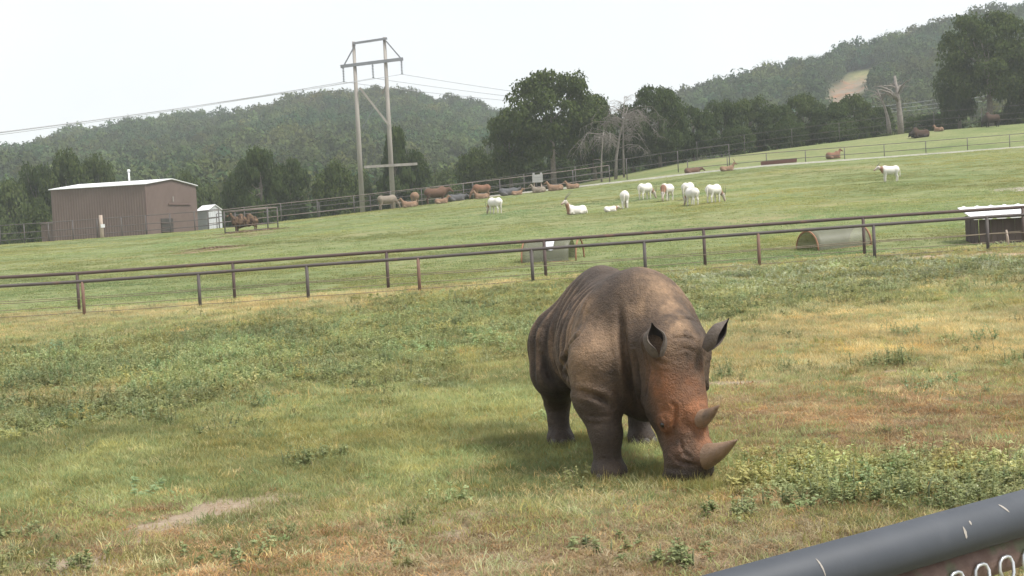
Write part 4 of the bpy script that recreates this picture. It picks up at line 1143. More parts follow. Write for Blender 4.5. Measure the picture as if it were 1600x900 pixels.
def mixv(a, b, t): return np.asarray(a)[None] * (1 - t)[:, None] + np.asarray(b)[None] * t[:, None]
def oryx_col(V_, i):
    L, H = i['L'], i['H']; n1 = i['n1']; mz = i['mz']
    c = np.tile([.70, .675, .63], (len(V_), 1))
    neck = smooth(.40 * L, .50 * L, V_[:, 0]) * (1 - smooth(-.02, .16, np.linalg.norm(V_ - n1, axis=1) * -1 + .22))
    c = c * (1 - neck)[:, None] + neck[:, None] * np.array([.27, .15, .095])
    hd = np.exp(-(np.linalg.norm(V_ - (n1 * .5 + mz * .5), axis=1) / .16) ** 2)
    c = c * (1 - hd * .75)[:, None] + (hd * .75)[:, None] * np.array([.62, .57, .52])
    face = np.exp(-(np.linalg.norm(V_ - (n1 * .62 + mz * .38), axis=1) / .06) ** 2)
    c = c * (1 - face)[:, None] + face[:, None] * np.array([.16, .12, .10])
    low = (1 - smooth(.05, .42, V_[:, 2] / H)) * .25
    return c * (1 - low)[:, None] + low[:, None] * np.array([.45, .38, .30])
def plain_col(body, belly, headc, k=.5):
    def f(V_, i):
        t = smooth(i['zc'] - i['rb'], i['zc'] + .3 * i['rb'], V_[:, 2]); c = mixv(belly, body, t)
        h = smooth(.38 * i['L'], .52 * i['L'], V_[:, 0]) * k
        c = mixv([0, 0, 0], headc, h) + c * (1 - h)[:, None]
        return c * (0.8 + .4 * fbm2(V_[:, 0] * 5 + 3 * V_[:, 1], V_[:, 2] * 5, 33))[:, None]
    return f
M_tailw = surface_mat("white_tail", (.62, .58, .52), (.70, .66, .6), 5, .9)
M_tailb = surface_mat("brown_tail", (.08, .06, .05), (.12, .09, .07), 5, .9)
ORYX = dict(H=1.12, L=1.18, rb=.285, colour=oryx_col, tail=M_tailw)
HORN = (.85, .85, .45, .10, .022)
def oryx(key, label, px, py, heading, pose='stand', head='graze', yaw=0.0, horns=HORN, sc=1.0, **kw):
    p = dict(ORYX); p.update(kw)
    g = G(px, py, 40)
    o = beast(key, "oryx", label, "oryx", "white oryx scattered over the meadow", g, heading, pose=pose, head=head, yaw=yaw, horns=horns, **p)
    o.scale = (sc,) * 3; return o
oryx('g0', "white oryx grazing alone between the brown cattle and the lying horned oryx", 774, 334, 128)
oryx('lie', "white oryx lying down with head raised and long horns swept back", 901, 335, 200, 'lie', 'up', 0.1, (1.0, .9, .42, .12, .024))
oryx('calf', "small white oryx calf lying flat on the grass", 954, 331, 12, 'lie', 'level', .2, None, .62, tail=None)
oryx('g0', "white oryx seen from behind, beside the lying calf", 977, 326, 83)
oryx('gy', "white oryx grazing with brown neck, just below the pale road's bend", 1009, 312, 48, yaw=-.5)
oryx('gz', "white oryx grazing with its head turned back towards the lying calf", 1043, 314, 238, yaw=.2)
oryx('g0', "white oryx partly hidden behind another grazing oryx", 1076, 312, 60, sc=.98)
oryx('gz', "white oryx standing in front of another, tail towards the pipe fences", 1082, 321, 110, sc=.95)
oryx('gy', "white oryx with rufous neck grazing at the end of the oryx row", 1116, 317, 50, yaw=-.7)
oryx('lv', "white oryx walking alone on the slope below the pale road and trough", 1391, 284, 184, 'stand', 'level', 0.0, (.5, .9, .35, .1, .02), .93)

TAN = plain_col((.235, .150, .098), (.28, .205, .15), (.20, .135, .09))
GREYTAN = plain_col((.23, .195, .155), (.27, .22, .175), (.20, .17, .14))
BROWN = plain_col((.135, .080, .055), (.105, .065, .048), (.10, .064, .048))
GREY = plain_col((.10, .10, .105), (.13, .12, .12), (.09, .085, .085))
RUST = plain_col((.195, .105, .068), (.22, .145, .10), (.16, .09, .06))
BISON = plain_col((.062, .038, .028), (.036, .027, .023), (.024, .020, .018), .9)
CG = "brown and tan cattle resting on the meadow crest"
def cow(key, label, px, py, depth, heading, pose, head, colour, H=1.35, L=1.75, rb=.36, name="cow", cat="cow", group=CG, horns=None, tail=M_tailb, sc=1.0, **kw):
    g = ground_at(px, py, depth)
    o = beast(key, name, label, cat, group, g, heading, H, L, rb, pose, head, colour, horns=horns, tail=tail, **kw)
    o.scale = (sc,) * 3; return o
HO = (.42, .45, .75, .3, .03)
cow('c_gt', "grey-tan cow standing half behind the pylon pole", 606, 323, 147, 25, 'stand', 'graze', GREYTAN)
cow('c_tan', "tan cow seen from behind, next to a pylon pole", 649, 320, 148, 86, 'stand', 'graze', TAN, sc=.98)
cow('c_lie', "tan calf lying in front of the cow seen from behind", 640, 321, 145.5, 184, 'lie', 'up', TAN, H=1.1, L=1.35, rb=.29, tail=None)
cow('c_bull', "large dark brown bull with lowered pale head beside the lying calves", 682, 318, 148, 12, 'stand', 'level', BROWN, H=1.5, L=2.0, rb=.43, hump=.12, neckr=.22, horns=HO, yaw=-.3)
cow('c_lie', "tan calf lying under the dark brown bull's head", 690, 318, 145.5, 10, 'lie', 'up', TAN, H=1.1, L=1.35, rb=.29, tail=None, sc=.85)
cow('c_grey', "grey cow lying just past the dark brown bull", 713, 311, 149, 20, 'lie', 'level', GREY, H=1.3, L=1.6, rb=.34, tail=None)
cow('c_rust', "reddish brown cow with lowered head standing over a lying calf", 753, 310, 148, 196, 'stand', 'graze', RUST, H=1.32, L=1.6, rb=.34)
cow('c_lie', "tan calf lying below the reddish brown cow", 753, 309, 145.5, 175, 'lie', 'up', TAN, H=1.1, L=1.35, rb=.29, tail=None, sc=.9)
cow('c_grey2', "dark grey cow with short horns lying near the feeder box", 795, 305, 148, 15, 'lie', 'level', GREY, H=1.35, L=1.75, rb=.36, horns=HO, tail=None)
cow('c_lie', "tan calf lying against the dark grey cow", 808, 304, 145.5, 10, 'lie', 'up', TAN, H=1.1, L=1.35, rb=.29, tail=None, sc=.7)
cow('c_gl', "grey-brown animal lying between the feeder box legs with head raised", 842, 303, 145.5, 168, 'lie', 'up', GREYTAN, H=1.0, L=1.2, rb=.27, tail=None)
cow('c_lie', "tan calf lying right beside the feeder box", 868, 299, 146, 170, 'lie', 'up', RUST, H=1.1, L=1.35, rb=.29, tail=None)
cow('c_lie', "tan calf lying on its own at the start of the pale road", 895, 297, 146.5, 176, 'lie', 'up', TAN, H=1.1, L=1.35, rb=.29, tail=None, sc=.85)
DG = "animals lying along the pale road"
cow('c_dr', "dark reddish cow lying behind the pale road", 1082, 273, 158, 15, 'lie', 'level', BROWN, group=DG, H=1.3, L=1.5, rb=.33, tail=None)
cow('c_an', "tan antelope lying with horned head raised beside the pale road", 1136, 279, 148, 8, 'lie', 'up', TAN, name="antelope", cat="antelope", group=DG, H=1.05, L=1.25, rb=.25, horns=(.55, .7, .6, .1, .02), tail=None)
cow('c_br', "brown bison calf lying inside the two-rail fence", 1302, 250, 164, 20, 'lie', 'up', RUST, name="bison", cat="bison", group="bison behind the pale road", H=1.2, L=1.5, rb=.36, hump=.1, tail=None)
cow('c_bi', "dark brown bison lying near the pale shrub under the snags", 1438, 229, 178, 195, 'lie', 'low', BISON, name="bison", cat="bison", group="bison behind the pale road", H=1.6, L=2.0, rb=.46, hump=.22, neckr=.24, tail=None)
cow('c_ta', "small tan animal lying between the two dark bison", 1467, 218, 184, 120, 'lie', 'up', TAN, name="antelope", cat="antelope", group=DG, H=1.0, L=1.2, rb=.25, tail=None)
cow('c_bs', "dark brown bison standing below the very tall oak", 1550, 217, 184, 190, 'stand', 'graze', BISON, name="bison", cat="bison", group="bison behind the pale road", H=1.5, L=1.7, rb=.46, hump=.26, neckr=.26, leg=1.15)

# shaggy animal at the hay rack
def shag(V_, i):
    n = fbm2(V_[:, 0] * 9 + V_[:, 1] * 6, V_[:, 2] * 4, 12)
    t = smooth(.35, .65, n)
    return mixv((.060, .038, .027), (.175, .115, .072), t)
cm = ground_at(383, 366, hr0[1] + .9)
cam_o = empty("camel", cm, "shaggy brown two-humped young camel inside the hay rack", "camel", None, R(172))
cam_o.scale = (1.15, 1.15, 1.12)
q, n1, mz, side, zc = beast_prims(1.05, 1.75, .33, 'stand', 'up', .25, 1.25, 0, .15)
q += [('e', (.22, 0, 1.08), (.20, .13, .22), None, .14), ('e', (-.34, 0, 1.08), (.22, .14, .20), None, .14), ('e', (.52, 0, .62), (.16, .12, .22), None, .1),
      ('c', (.45, 0, .85), (.72, 0, .80), .2, .15, .1), ('e', (.35, 0, .48), (.2, .2, .22), None, .12)]
V_, F_ = sdf_mesh("camel", q, .035); V_ += vert_normals(V_, F_) * ((fbm2(V_[:, 0] * 9 + V_[:, 1] * 5, V_[:, 2] * 8, 3) - .5) * .09)[:, None]
me = mesh_from("camel_body", V_, [F_], True); set_col(me, shag(V_, None)); link("body", me, M_hide, cam_o)

# ================================================================ RHINOCEROS
HEAD = R(9.0)
RF = np.array([math.sin(HEAD), -math.cos(HEAD)]); RL = np.array([-RF[1], RF[0]]); RO = np.array([0.975, 14.26])
def to_local(p):                              # world point to the animal's own frame (x forward, y its left, z up)
    d = np.asarray(p, float)[:2] - RO; return np.array([d @ RF, d @ RL, p[2]])
poll = to_local(P(1069, 524, 12.80)); muz = to_local(P(1101, 747, 12.62)); muz[2] = max(muz[2], .05)
ax_t = muz - poll; HLEN = np.linalg.norm(ax_t); ax_t /= HLEN
YAW = R(36.0); nw = np.array([math.sin(YAW), -math.cos(YAW)])
ax_n = np.array([nw @ RF, nw @ RL, 0.12]); ax_n -= ax_t * (ax_n @ ax_t); ax_n /= np.linalg.norm(ax_n)
ax_l = np.cross(ax_n, ax_t); ax_l *= 1 if (ax_l @ np.array([0, 1, 0])) > 0 else -1
HM = np.stack([ax_t, ax_n, ax_l], 1)
def hp(t, n, l=0.0): return poll + ax_t * t * HLEN + ax_n * n + ax_l * l
q = [('e', (-.05, 0, 1.10), (1.15, .545, .56), None, .1),
     ('e', (-.10, 0, .92), (.85, .50, .40), None, .2),
     ('e', (-.78, 0, 1.18), (.60, .475, .54), None, .15),
     ('e', (-.66, 0, 1.60), (.34, .13, .17), None, .25),
     ('c', (-.55, 0, 1.48), (.50, 0, 1.44), .19, .19, .25),
     ('e', (.62, .16, 1.14), (.46, .40, .55), None, .15), ('e', (.62, -.16, 1.14), (.46, .40, .55), None, .15),
     ('e', (.74, .03, 1.47), (.46, .25, .31), None, .25),
     ('c', (.74, .02, 1.32), (1.12, .12, 1.16), .42, .31, .14), ('c', (1.12, .12, 1.16), hp(.02, -.24), .31, .22, .12),
     ('c', (.85, .05, .98), (1.14, .12, .84), .36, .24, .12), ('e', (.82, .04, .74), (.28, .27, .28), None, .15)]
# head
q += [('c', hp(.02, -.18), hp(.46, -.18), .240, .205, .08), ('e', hp(.07, -.10), (.20, .13, .310), HM, .08),
      ('e', hp(.30, -.17), (.30, .18, .250), HM, .1), ('c', hp(.20, -.39), hp(.66, -.28), .175, .155, .10), ('e', hp(.42, -.32), (.24, .17, .215), HM, .08),
      ('c', hp(.46, -.13), hp(.82, -.12), .185, .170, .08), ('e', hp(.82, -.17), (.17, .18, .210), HM, .08), ('e', hp(.93, -.18), (.10, .20, .215), HM, .07),
      ('e', hp(.95, -.31), (.07, .11, .17), HM, .05), ('e', hp(.81, .02), (.13, .10, .135), HM, .05), ('e', hp(.54, .02), (.11, .08, .115), HM, .05),
      ('e', hp(.56, -.16, .195), (.085, .07, .05), HM, .05), ('e', hp(.56, -.16, -.195), (.085, .07, .05), HM, .05),
      ('c', hp(.06, -.16, .17), hp(-.03, -.16, .28), .09, .070, .06), ('c', hp(.06, -.16, -.17), hp(-.02, -.14, -.27), .10, .075, .06)]
def leg_f(x, s, dx=0.0):
    y = .34 * s
    return [('c', (x - .12, y * .95, 1.02), (x - .10, y * 1.08, .74), .30, .225, .14), ('c', (x - .10, y * 1.08, .74), (x + .0, y, .40), .20, .140, .08),
            ('c', (x, y, .40), (x + .01 + dx, y, .14), .135, .118, .05), ('e', (x + .05 + dx, y, .085), (.185, .155, .12), None, .05)]
def leg_h(x, s):
    y = .345 * s
    return [('c', (x + .22, y * .80, 1.05), (x + .30, y * 1.12, .78), .38, .25, .12), ('c', (x + .28, y * 1.12, .78), (x - .04, y, .46), .225, .128, .08),
            ('c', (x - .04, y, .46), (x + .0, y, .14), .120, .108, .05), ('e', (x + .05, y, .085), (.17, .14, .12), None, .05)]
q += leg_f(1.02, -1.16) + leg_f(1.0, .88) + leg_h(-1.15, -1.16) + leg_h(-.80, 1)
q += [('c', (-1.32, 0, 1.45), (-1.42, 0, 1.1), .06, .045, .06), ('c', (-1.42, 0, 1.1), (-1.40, .02, .72), .04, .025, .03)]
V_, F_ = sdf_mesh("rhino", q, 0.0155)
Nr = vert_normals(V_, F_)
x, y, z = V_[:, 0], V_[:, 1], V_[:, 2]
disp = np.zeros(len(V_))
# flank folds: long curved ridges between rump and shoulder
flank = smooth(.15, .38, np.abs(y)) * smooth(.62, .85, z) * (1 - smooth(.38, .58, x)) * smooth(-1.25, -1.0, x)
ph = x + .22 * (z - 1.1) ** 2 * np.sign(1.1 - z) + .16 * (z - 1.1) + .05 * (fbm2(x * 2, z * 2, 8) - .5)
w1_ = np.sin(ph * 2 * math.pi / .155)
disp += flank * (.017 * w1_ - .009 * np.clip(w1_ - .6, 0, 1) * 2) * (.5 + fbm2(x * 1.5, z * 1.5, 15))
def crease(pts, w, depth, bulge=.5, side_=None):
    """A skin fold along a polyline in the animal's frame: a groove with a swell beside it."""
    global disp
    pts = [np.asarray(p, float) for p in pts]; dmin = np.full(len(V_), 9.0)
    # smooth the polyline (Catmull-Rom) before measuring
    P_ = [2 * pts[0] - pts[1]] + pts + [2 * pts[-1] - pts[-2]]; fine = []
    for i in range(1, len(P_) - 2):
        for u in np.linspace(0, 1, 6)[:-1]:
            fine.append(.5 * (2 * P_[i] + (P_[i + 1] - P_[i - 1]) * u + (2 * P_[i - 1] - 5 * P_[i] + 4 * P_[i + 1] - P_[i + 2]) * u ** 2 + (3 * P_[i] - P_[i - 1] - 3 * P_[i + 1] + P_[i + 2]) * u ** 3))
    fine.append(pts[-1]); ends_ = np.ones(len(V_))
    Q = V_ if side_ is None else V_[:, [0, 2]]
    for k, (a, b) in enumerate(zip(fine[:-1], fine[1:])):
        ba = b - a; t = np.clip(((Q - a) @ ba) / (ba @ ba + 1e-12), 0, 1); d_ = np.linalg.norm(Q - a - t[:, None] * ba, axis=1)
        if side_ is not None: d_ = np.where((y * side_ > .10) & (np.abs(Nr[:, 1]) > .15), d_, 9.0)
        fade = min(1.0, 3.0 * (k + .5) / len(fine), 3.0 * (len(fine) - k - .5) / len(fine)); ends_ = np.where(d_ < dmin, fade, ends_); dmin = np.minimum(dmin, d_)
    depth = depth * ends_
    disp = disp - depth * np.exp(-(dmin / w) ** 2) + depth * bulge * np.exp(-((dmin - 2.1 * w) / (1.1 * w)) ** 2)
from mathutils.bvhtree import BVHTree
_bvh = BVHTree.FromPolygons([tuple(v) for v in V_], [tuple(int(i) for i in f) for f in F_])
def on_hide(zx, zy):                          # where a photo pixel (given in a 2.25x enlargement from 800, 390) meets the hide
    px, py = 800 + zx / 2.25, 390 + zy / 2.25
    p0, p1 = to_local(CAM), to_local(CAM + ray(px, py) * 20)
    hit = _bvh.ray_cast(Vector(p0), Vector(p1 - p0).normalized())
    return np.array(hit[0]) if hit[0] is not None else None
def hide_line(pts, w, depth, bulge=.4):
    q_ = [on_hide(*p) for p in pts]; q_ = [p for p in q_ if p is not None]
    if len(q_) > 1: crease(q_, w, depth, bulge)
hide_line([(262, 215), (222, 300), (192, 370), (186, 430), (205, 478)], .030, .036, .45)            # behind the shoulder
hide_line([(205, 478), (255, 492), (310, 512), (352, 540)], .026, .030, .4)                           # over the fore leg
hide_line([(372, 170), (382, 240), (392, 320), (405, 400), (424, 490), (440, 560)], .034, .050, .35)  # neck
hide_line([(432, 330), (440, 410), (452, 490), (462, 560)], .024, .036, .4)
hide_line([(470, 360), (480, 430), (470, 500)], .018, .018, .4)
hide_line([(82, 300), (98, 360), (130, 430), (172, 490)], .030, .022, .4)                             # thigh
hide_line([(120, 180), (98, 260), (96, 330)], .022, .014, .4)
hide_line([(200, 130), (160, 210), (142, 300), (150, 390)], .024, .018, .5)
hide_line([(245, 120), (200, 200), (172, 290), (170, 360)], .024, .020, .5)
hide_line([(300, 115), (262, 170), (240, 230)], .022, .014, .5)
hide_line([(560, 232), (600, 229), (640, 238)], .016, .016)                                           # nape and brow wrinkles
hide_line([(560, 305), (600, 296), (640, 306)], .014, .014)
hide_line([(575, 345), (610, 335), (645, 350)], .014, .012)
hide_line([(480, 330), (500, 372), (540, 392)], .016, .016)                                           # below the ear
hide_line([(470, 300), (462, 350), (470, 400)], .014, .014)
hide_line([(548, 520), (575, 545), (570, 600), (560, 640)], .016, .016)                               # round the eye
hide_line([(525, 560), (545, 600), (550, 650)], .012, .010)
hide_line([(590, 640), (600, 690), (630, 720)], .014, .014)                                           # beside the nose
hide_line([(555, 700), (600, 735), (650, 745)], .016, .018)                                           # lip
hide_line([(240, 560), (290, 575), (345, 570)], .016, .009); hide_line([(250, 590), (300, 602), (350, 596)], .014, .008)
hide_line([(285, 720), (330, 728), (375, 722)], .014, .008); hide_line([(105, 575), (140, 583), (178, 578)], .014, .008)
for s in (1,):
    K = dict(side_=s)
    crease([(.33, 1.42), (.28, 1.25), (.27, 1.05), (.36, .86), (.55, .74)], .034, .034, .3, **K)
    crease([(.50, .73), (.72, .67), (.95, .68), (1.06, .78)], .026, .034, .2, **K)
    crease([(-.55, 1.55), (-.48, 1.25), (-.50, .95), (-.60, .80)], .03, .016, **K)
    crease([(.82, 1.60), (.90, 1.35), (.93, 1.1), (.92, .80)], .034, .045, **K)
for t in (-.10, -.05, .02, .08): crease([hp(t, .06, -.2), hp(t - .015, .1, 0), hp(t, .06, .2)], .013, .010)               # brow wrinkles
for k, t in enumerate((.48, .53, .60, .65)): 
    for s in (-1, 1): crease([hp(t, -.10, s * .22), hp(t + .015, -.20, s * .245), hp(t + .03, -.28, s * .22)], .012, .009)
for s in (-1, 1):
    crease([hp(.90, -.05, s * .2), hp(.88, -.18, s * .22), hp(.86, -.30, s * .2)], .016, .016)                               # mouth line
    crease([hp(.83, .0, s * .11), hp(.80, -.05, s * .16), hp(.84, -.09, s * .17)], .018, .018)                                # nostril
    crease([hp(.70, .06, s * .10), hp(.68, -.02, s * .16)], .014, .012)
disp += .010 * (fbm3(V_ * 7, 77, 4) - .5) * 2
V2 = V_ + Nr * disp[:, None]
V2[:, 2] = np.maximum(V2[:, 2], .004)
# hide colours: grey-brown, dusty tan with painted highlights on hump, shoulder and flank ridges, reddish dried mud on the face, darker legs and belly
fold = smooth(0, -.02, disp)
n1_ = fbm3(V_ * 3, 101, 4); n2_ = fbm3(V_ * 10, 102, 3)
c = mixv((.062, .047, .038), (.118, .088, .067), smooth(.3, .7, n1_))
dust = np.exp(-(((x - .66) / .42) ** 2 + ((z - 1.66) / .26) ** 2)) * smooth(-.1, .12, y) * .95 + np.exp(-(((x - .55) / .34) ** 2 + ((z - 1.28) / .26) ** 2)) * .75 * (y < 0) + np.exp(-(((x - .62) / .3) ** 2 + ((z - .96) / .2) ** 2)) * .45 * (y < 0)
dust = dust + .75 * smooth(.3, .9, w1_ * 1.0) * flank * .6
dust *= .35 + 1.1 * smooth(.35, .65, n2_)
c = c * (1 - dust.clip(0, 1) * .85)[:, None] + (dust.clip(0, 1) * .85)[:, None] * np.array([.270, .190, .128])
tt = (V_ - poll) @ ax_t / HLEN; nn = (V_ - poll) @ ax_n; ll = (V_ - poll) @ ax_l
onhead = smooth(-.52, -.40, nn) * smooth(-.2, .0, tt)
red = onhead * np.exp(-((tt - .48) / .30) ** 2) * smooth(-.34, .02, nn) * (.45 + .8 * smooth(.38, .62, fbm3(V_ * 7, 131, 4)))
c = c * (1 - red.clip(0, .7))[:, None] + red.clip(0, .7)[:, None] * np.array([.205, .098, .050])
brow = onhead * np.exp(-((tt - .12) / .16) ** 2) * smooth(-.2, .02, nn) * .5 * smooth(.3, .7, n2_)
c = c * (1 - brow)[:, None] + brow[:, None] * np.array([.175, .130, .096])
lip = onhead * smooth(.80, .95, tt)
c = c * (1 - lip * .8)[:, None] + (lip * .8)[:, None] * np.array([.045, .042, .043])
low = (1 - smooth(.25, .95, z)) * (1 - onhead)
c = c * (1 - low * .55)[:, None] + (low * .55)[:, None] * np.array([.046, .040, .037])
c = c * (1 - .45 * fold)[:, None]  # shade of the skin grooves put into the colour
def stain(zx, zy, r, colour, k, rough=.6):
    """A patch of dried mud, dust, painted ridge highlight or darker tone, centred where that pixel meets the hide."""
    global c
    p = on_hide(zx, zy)
    if p is None: return
    w_ = np.exp(-(np.linalg.norm(V_ - p, axis=1) / r) ** 2) * (1 - rough + 2 * rough * smooth(.36, .64, fbm3(V_ * 9, 140, 4))) * k
    w_ = w_.clip(0, .92)[:, None]; c = c * (1 - w_) + w_ * np.array(colour)
TANM, ORM, DKM = (.33, .235, .155), (.30, .135, .062), (.040, .034, .031)
for a_ in ((470, 150, .22), (545, 160, .16), (500, 110, .18), (580, 250, .15), (300, 300, .24), (255, 330, .18), (250, 420, .20), (350, 340, .18), (540, 370, .15), (250, 205, .12), (215, 250, .12)): stain(*a_, TANM, .58)  # last two paint ridge highlights into the hide colour
for a_ in ((540, 450, .14), (500, 440, .12), (650, 530, .13), (610, 560, .12), (560, 580, .12), (690, 600, .12), (680, 660, .12), (600, 480, .16), (530, 620, .10)): stain(*a_, ORM, .52)
for a_ in ((430, 130, .14), (340, 420, .20), (420, 330, .16), (600, 385, .15), (430, 480, .18), (590, 660, .12), (330, 220, .18), (150, 480, .2)): stain(*a_, DKM, .5)
c *= (.56 + .36 * n2_)[:, None]; c *= np.array([1.10, 1.0, .90])[None]
for s in (-1, 1):                             # dark skin round the eyes
    ring = np.exp(-(np.linalg.norm(V_ - hp(.575, -.15, s * .225), axis=1) / .05) ** 2); c *= (1 - .6 * ring)[:, None]
M_rhino_hide = None
def rhino_material():
    m, nt, out = new_mat("rhino_hide")
    b = N(nt, "ShaderNodeBsdfPrincipled", Roughness=0.68); b.inputs["Specular IOR Level"].default_value = 0.35
    vec = N(nt, "ShaderNodeTexCoord").outputs["Object"]
    base = N(nt, "ShaderNodeAttribute", attribute_name="Col").outputs["Color"]
    n = noise_out(nt, vec, 38.0, 4.0, 0.65)
    c = mixc(nt, 1.0, base, mixc(nt, ramp(nt, n, 0.3, 0.7), (0.74, 0.74, 0.74), (1.22, 1.20, 1.17)), 'MULTIPLY')
    nt.links.new(c, b.inputs["Base Color"])
    vo = N(nt, "ShaderNodeTexVoronoi", Scale=42.0); vo.feature = 'DISTANCE_TO_EDGE'
    nt.links.new(vec, vo.inputs["Vector"])
    bp = N(nt, "ShaderNodeBump", Strength=0.40, Distance=0.008); nt.links.new(ramp(nt, vo.outputs["Distance"], 0.0, 0.25), bp.inputs["Height"])
    b2 = N(nt, "ShaderNodeBump", Strength=0.8, Distance=0.02); nt.links.new(noise_out(nt, vec, 22.0, 5.0, 0.65), b2.inputs["Height"]); nt.links.new(bp.outputs["Normal"], b2.inputs["Normal"])
    nt.links.new(b2.outputs["Normal"], b.inputs["Normal"]); nt.links.new(b.outputs["BSDF"], out.inputs["Surface"])
    return m
M_rhino_hide = rhino_material()
rz = math.atan2(RF[1], RF[0])
rhino = empty("rhinoceros", (RO[0], RO[1], float(T(*RO)) - .025), "large grey-brown white rhinoceros grazing with two horns and mud-stained face", "rhinoceros", None, rz)
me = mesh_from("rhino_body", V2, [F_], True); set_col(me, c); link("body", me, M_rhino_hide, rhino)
M_horn = surface_mat("rhino_horn", (0.165, 0.104, 0.066), (0.265, 0.176, 0.115), 9.0, 0.5, bump=.01, stretch=(1, 1, .4), c3=(0.08, 0.058, 0.045), s3=7.0)
def curved_horn(base, tipdir, ln, r0, curve, flat):
    """Tapered horn: base point, direction, length, base radius, bend towards curve."""
    s = np.linspace(0, 1, 14); tipdir = tipdir / np.linalg.norm(tipdir)
    pts = base + tipdir * (s * ln)[:, None] + curve * ((s ** 2) * ln)[:, None]
    rad = r0 * (1 - s) ** .80 * (1 + .15 * np.exp(-(s / .12) ** 2)); rad[-1] = .004
    return Geo().tube(pts, rad, 16).build("horn", M_horn, rhino, True)
curved_horn(hp(.835, -.065), ax_n * 1.0 - ax_t * .02, .52, .134, -ax_t * .19, 0)
curved_horn(hp(.565, -.055), ax_n * .95 + ax_t * .12, .36, .112, -ax_t * .36, 0)
M_ear = surface_mat("ear_hide", (0.085, 0.068, 0.056), (0.125, 0.100, 0.080), 9.0, 0.8, bump=.01, c3=(0.05, 0.042, 0.038), s3=6.0)
M_earin = surface_mat("ear_inside", (0.022, 0.019, 0.018), (0.038, 0.032, 0.029), 9.0, 0.9)
def ear(base, up, open_, L_, W_):
    """Trumpet-shaped ear: a rolled tube at the root that opens towards open_, pointed top."""
    up = up / np.linalg.norm(up); open_ = open_ - up * (open_ @ up); open_ /= np.linalg.norm(open_); sd = np.cross(up, open_)
    S = np.linspace(0, 1, 16); A = np.linspace(-1, 1, 21)
    def shell(k):
        rows = []
        for s in S:
            w = W_ * (.50 + .62 * math.sin(math.pi * min(1, s ** .9))) * (1 - .86 * float(smooth(.62, 1.02, s))) * k
            gap = np.interp(s, [0, .25, .5, 1], [.02, .25, .85, 1.15])          # half-opening angle of the roll
            an = A * (math.pi - gap)
            cen = base + up * s * L_ + open_ * (-.02 * s)
            rows.append(cen[None] + (-np.cos(an)[:, None] * open_ + np.sin(an)[:, None] * sd) * max(w, .006) * np.array([1.0])[None])
        return np.stack(rows)
    o_, i_ = shell(1.0), shell(.84); n, k = len(S), len(A)
    V_ = np.vstack([o_.reshape(-1, 3), i_.reshape(-1, 3)]); m = n * k
    i = np.arange(n - 1)[:, None] * k + np.arange(k - 1)[None]; q1 = np.stack([i, i + 1, i + 1 + k, i + k], -1).reshape(-1, 4)
    e = [[(n - 1) * k + j, (n - 1) * k + j + 1, m + (n - 1) * k + j + 1, m + (n - 1) * k + j] for j in range(k - 1)]
    for j in range(n - 1): e += [[j * k, m + j * k, m + (j + 1) * k, (j + 1) * k], [j * k + k - 1, (j + 1) * k + k - 1, m + (j + 1) * k + k - 1, m + j * k + k - 1]]
    ob_ = Geo().add(V_, np.vstack([q1, e])).build("ear", M_ear, rhino, True)
    Geo().add(V_, (q1 + m)[:, ::-1]).build("ear_lining", M_earin, ob_, True)
    return ob_
def wdir(dx, dy, dz): v = np.array([dx, dy]); return np.array([v @ RF, v @ RL, dz])
e1 = to_local(P(1028, 552, 12.62)); e2 = to_local(P(1101, 541, 12.74))
ear(e1, wdir(-.12, .0, 1.0), wdir(.1, -1, 0.1), .285, .088)
ear(e2, wdir(.80, -.10, .86), wdir(.60, -.55, -.45), .33, .066)
M_eye = surface_mat("eye", (0.012, 0.010, 0.009), (0.02, 0.016, 0.014), 9.0, 0.12)
for s in (-1, 1):
    ec = hp(.575, -.150, s * .232); V_, F_ = sdf_mesh("eye", [('e', ec, (.024, .026, .026), None, .01)], .006)
    link("eye", mesh_from("eye", V_, [F_], True), M_eye, rhino)

M_nail = surface_mat("toenail", (0.055, 0.048, 0.042), (0.088, 0.077, 0.066), 20.0, 0.7)
Vn, Fn = sdf_mesh("toenail", [('e', (0, 0, 0), (.030, .052, .055), None, .01)], .011); me_n = mesh_from("toenail", Vn, [Fn], True)
for fx, fy in ((1.07, -.394), (1.05, .30), (-1.10, -.40), (-.75, .345)):
    for a_ in (-.75, 0, .75):
        o = link("toenail", me_n, M_nail, rhino); o.location = Vector((fx + .158 * math.cos(a_), fy + .135 * math.sin(a_), .062)); o.rotation_euler = (0, -.15, a_)

# ================================================================ FOREGROUND RAIL
M_black = surface_mat("black_paint", (0.042, 0.048, 0.058), (0.054, 0.061, 0.073), 9.0, 0.62, bump=.0003, c3=(0.062, 0.068, 0.079), s3=26.0, lo3=.60, hi3=.8, spec=.45)
M_chip = surface_mat("scratch", (0.24, 0.22, 0.195), (0.38, 0.35, 0.31), 60.0, 0.8)
M_oldpipe = surface_mat("old_pipe", (0.135, 0.085, 0.07), (0.24, 0.165, 0.14), 22.0, 0.8, c3=(0.15, 0.16, 0.10), s3=19.0, lo3=.48, hi3=.62, bump=.002)
M_galv = surface_mat("galvanised", (0.55, 0.57, 0.60), (0.70, 0.72, 0.74), 30.0, 0.38, metal=0.7)
pr = P(1600, 801, 2.50); pl = P(1390, 861, 2.27); zrail = (pr[2] + pl[2]) / 2
u_ = (pr - pl); u_[2] = 0; u_ /= np.linalg.norm(u_)
mid = np.array([pr[0], pr[1], zrail]); nfc = np.array([u_[1], -u_[0], 0.0])          # towards the camera
A0 = mid - u_ * 1.9; A1 = mid + u_ * 2.6
gz = float(T(mid[0], mid[1]))
rail = empty("viewing_rail", (A0[0], A0[1], float(T(A0[0], A0[1]))), "thick black painted pipe rail with pale scratches", "railing")
org = np.array(rail.location)
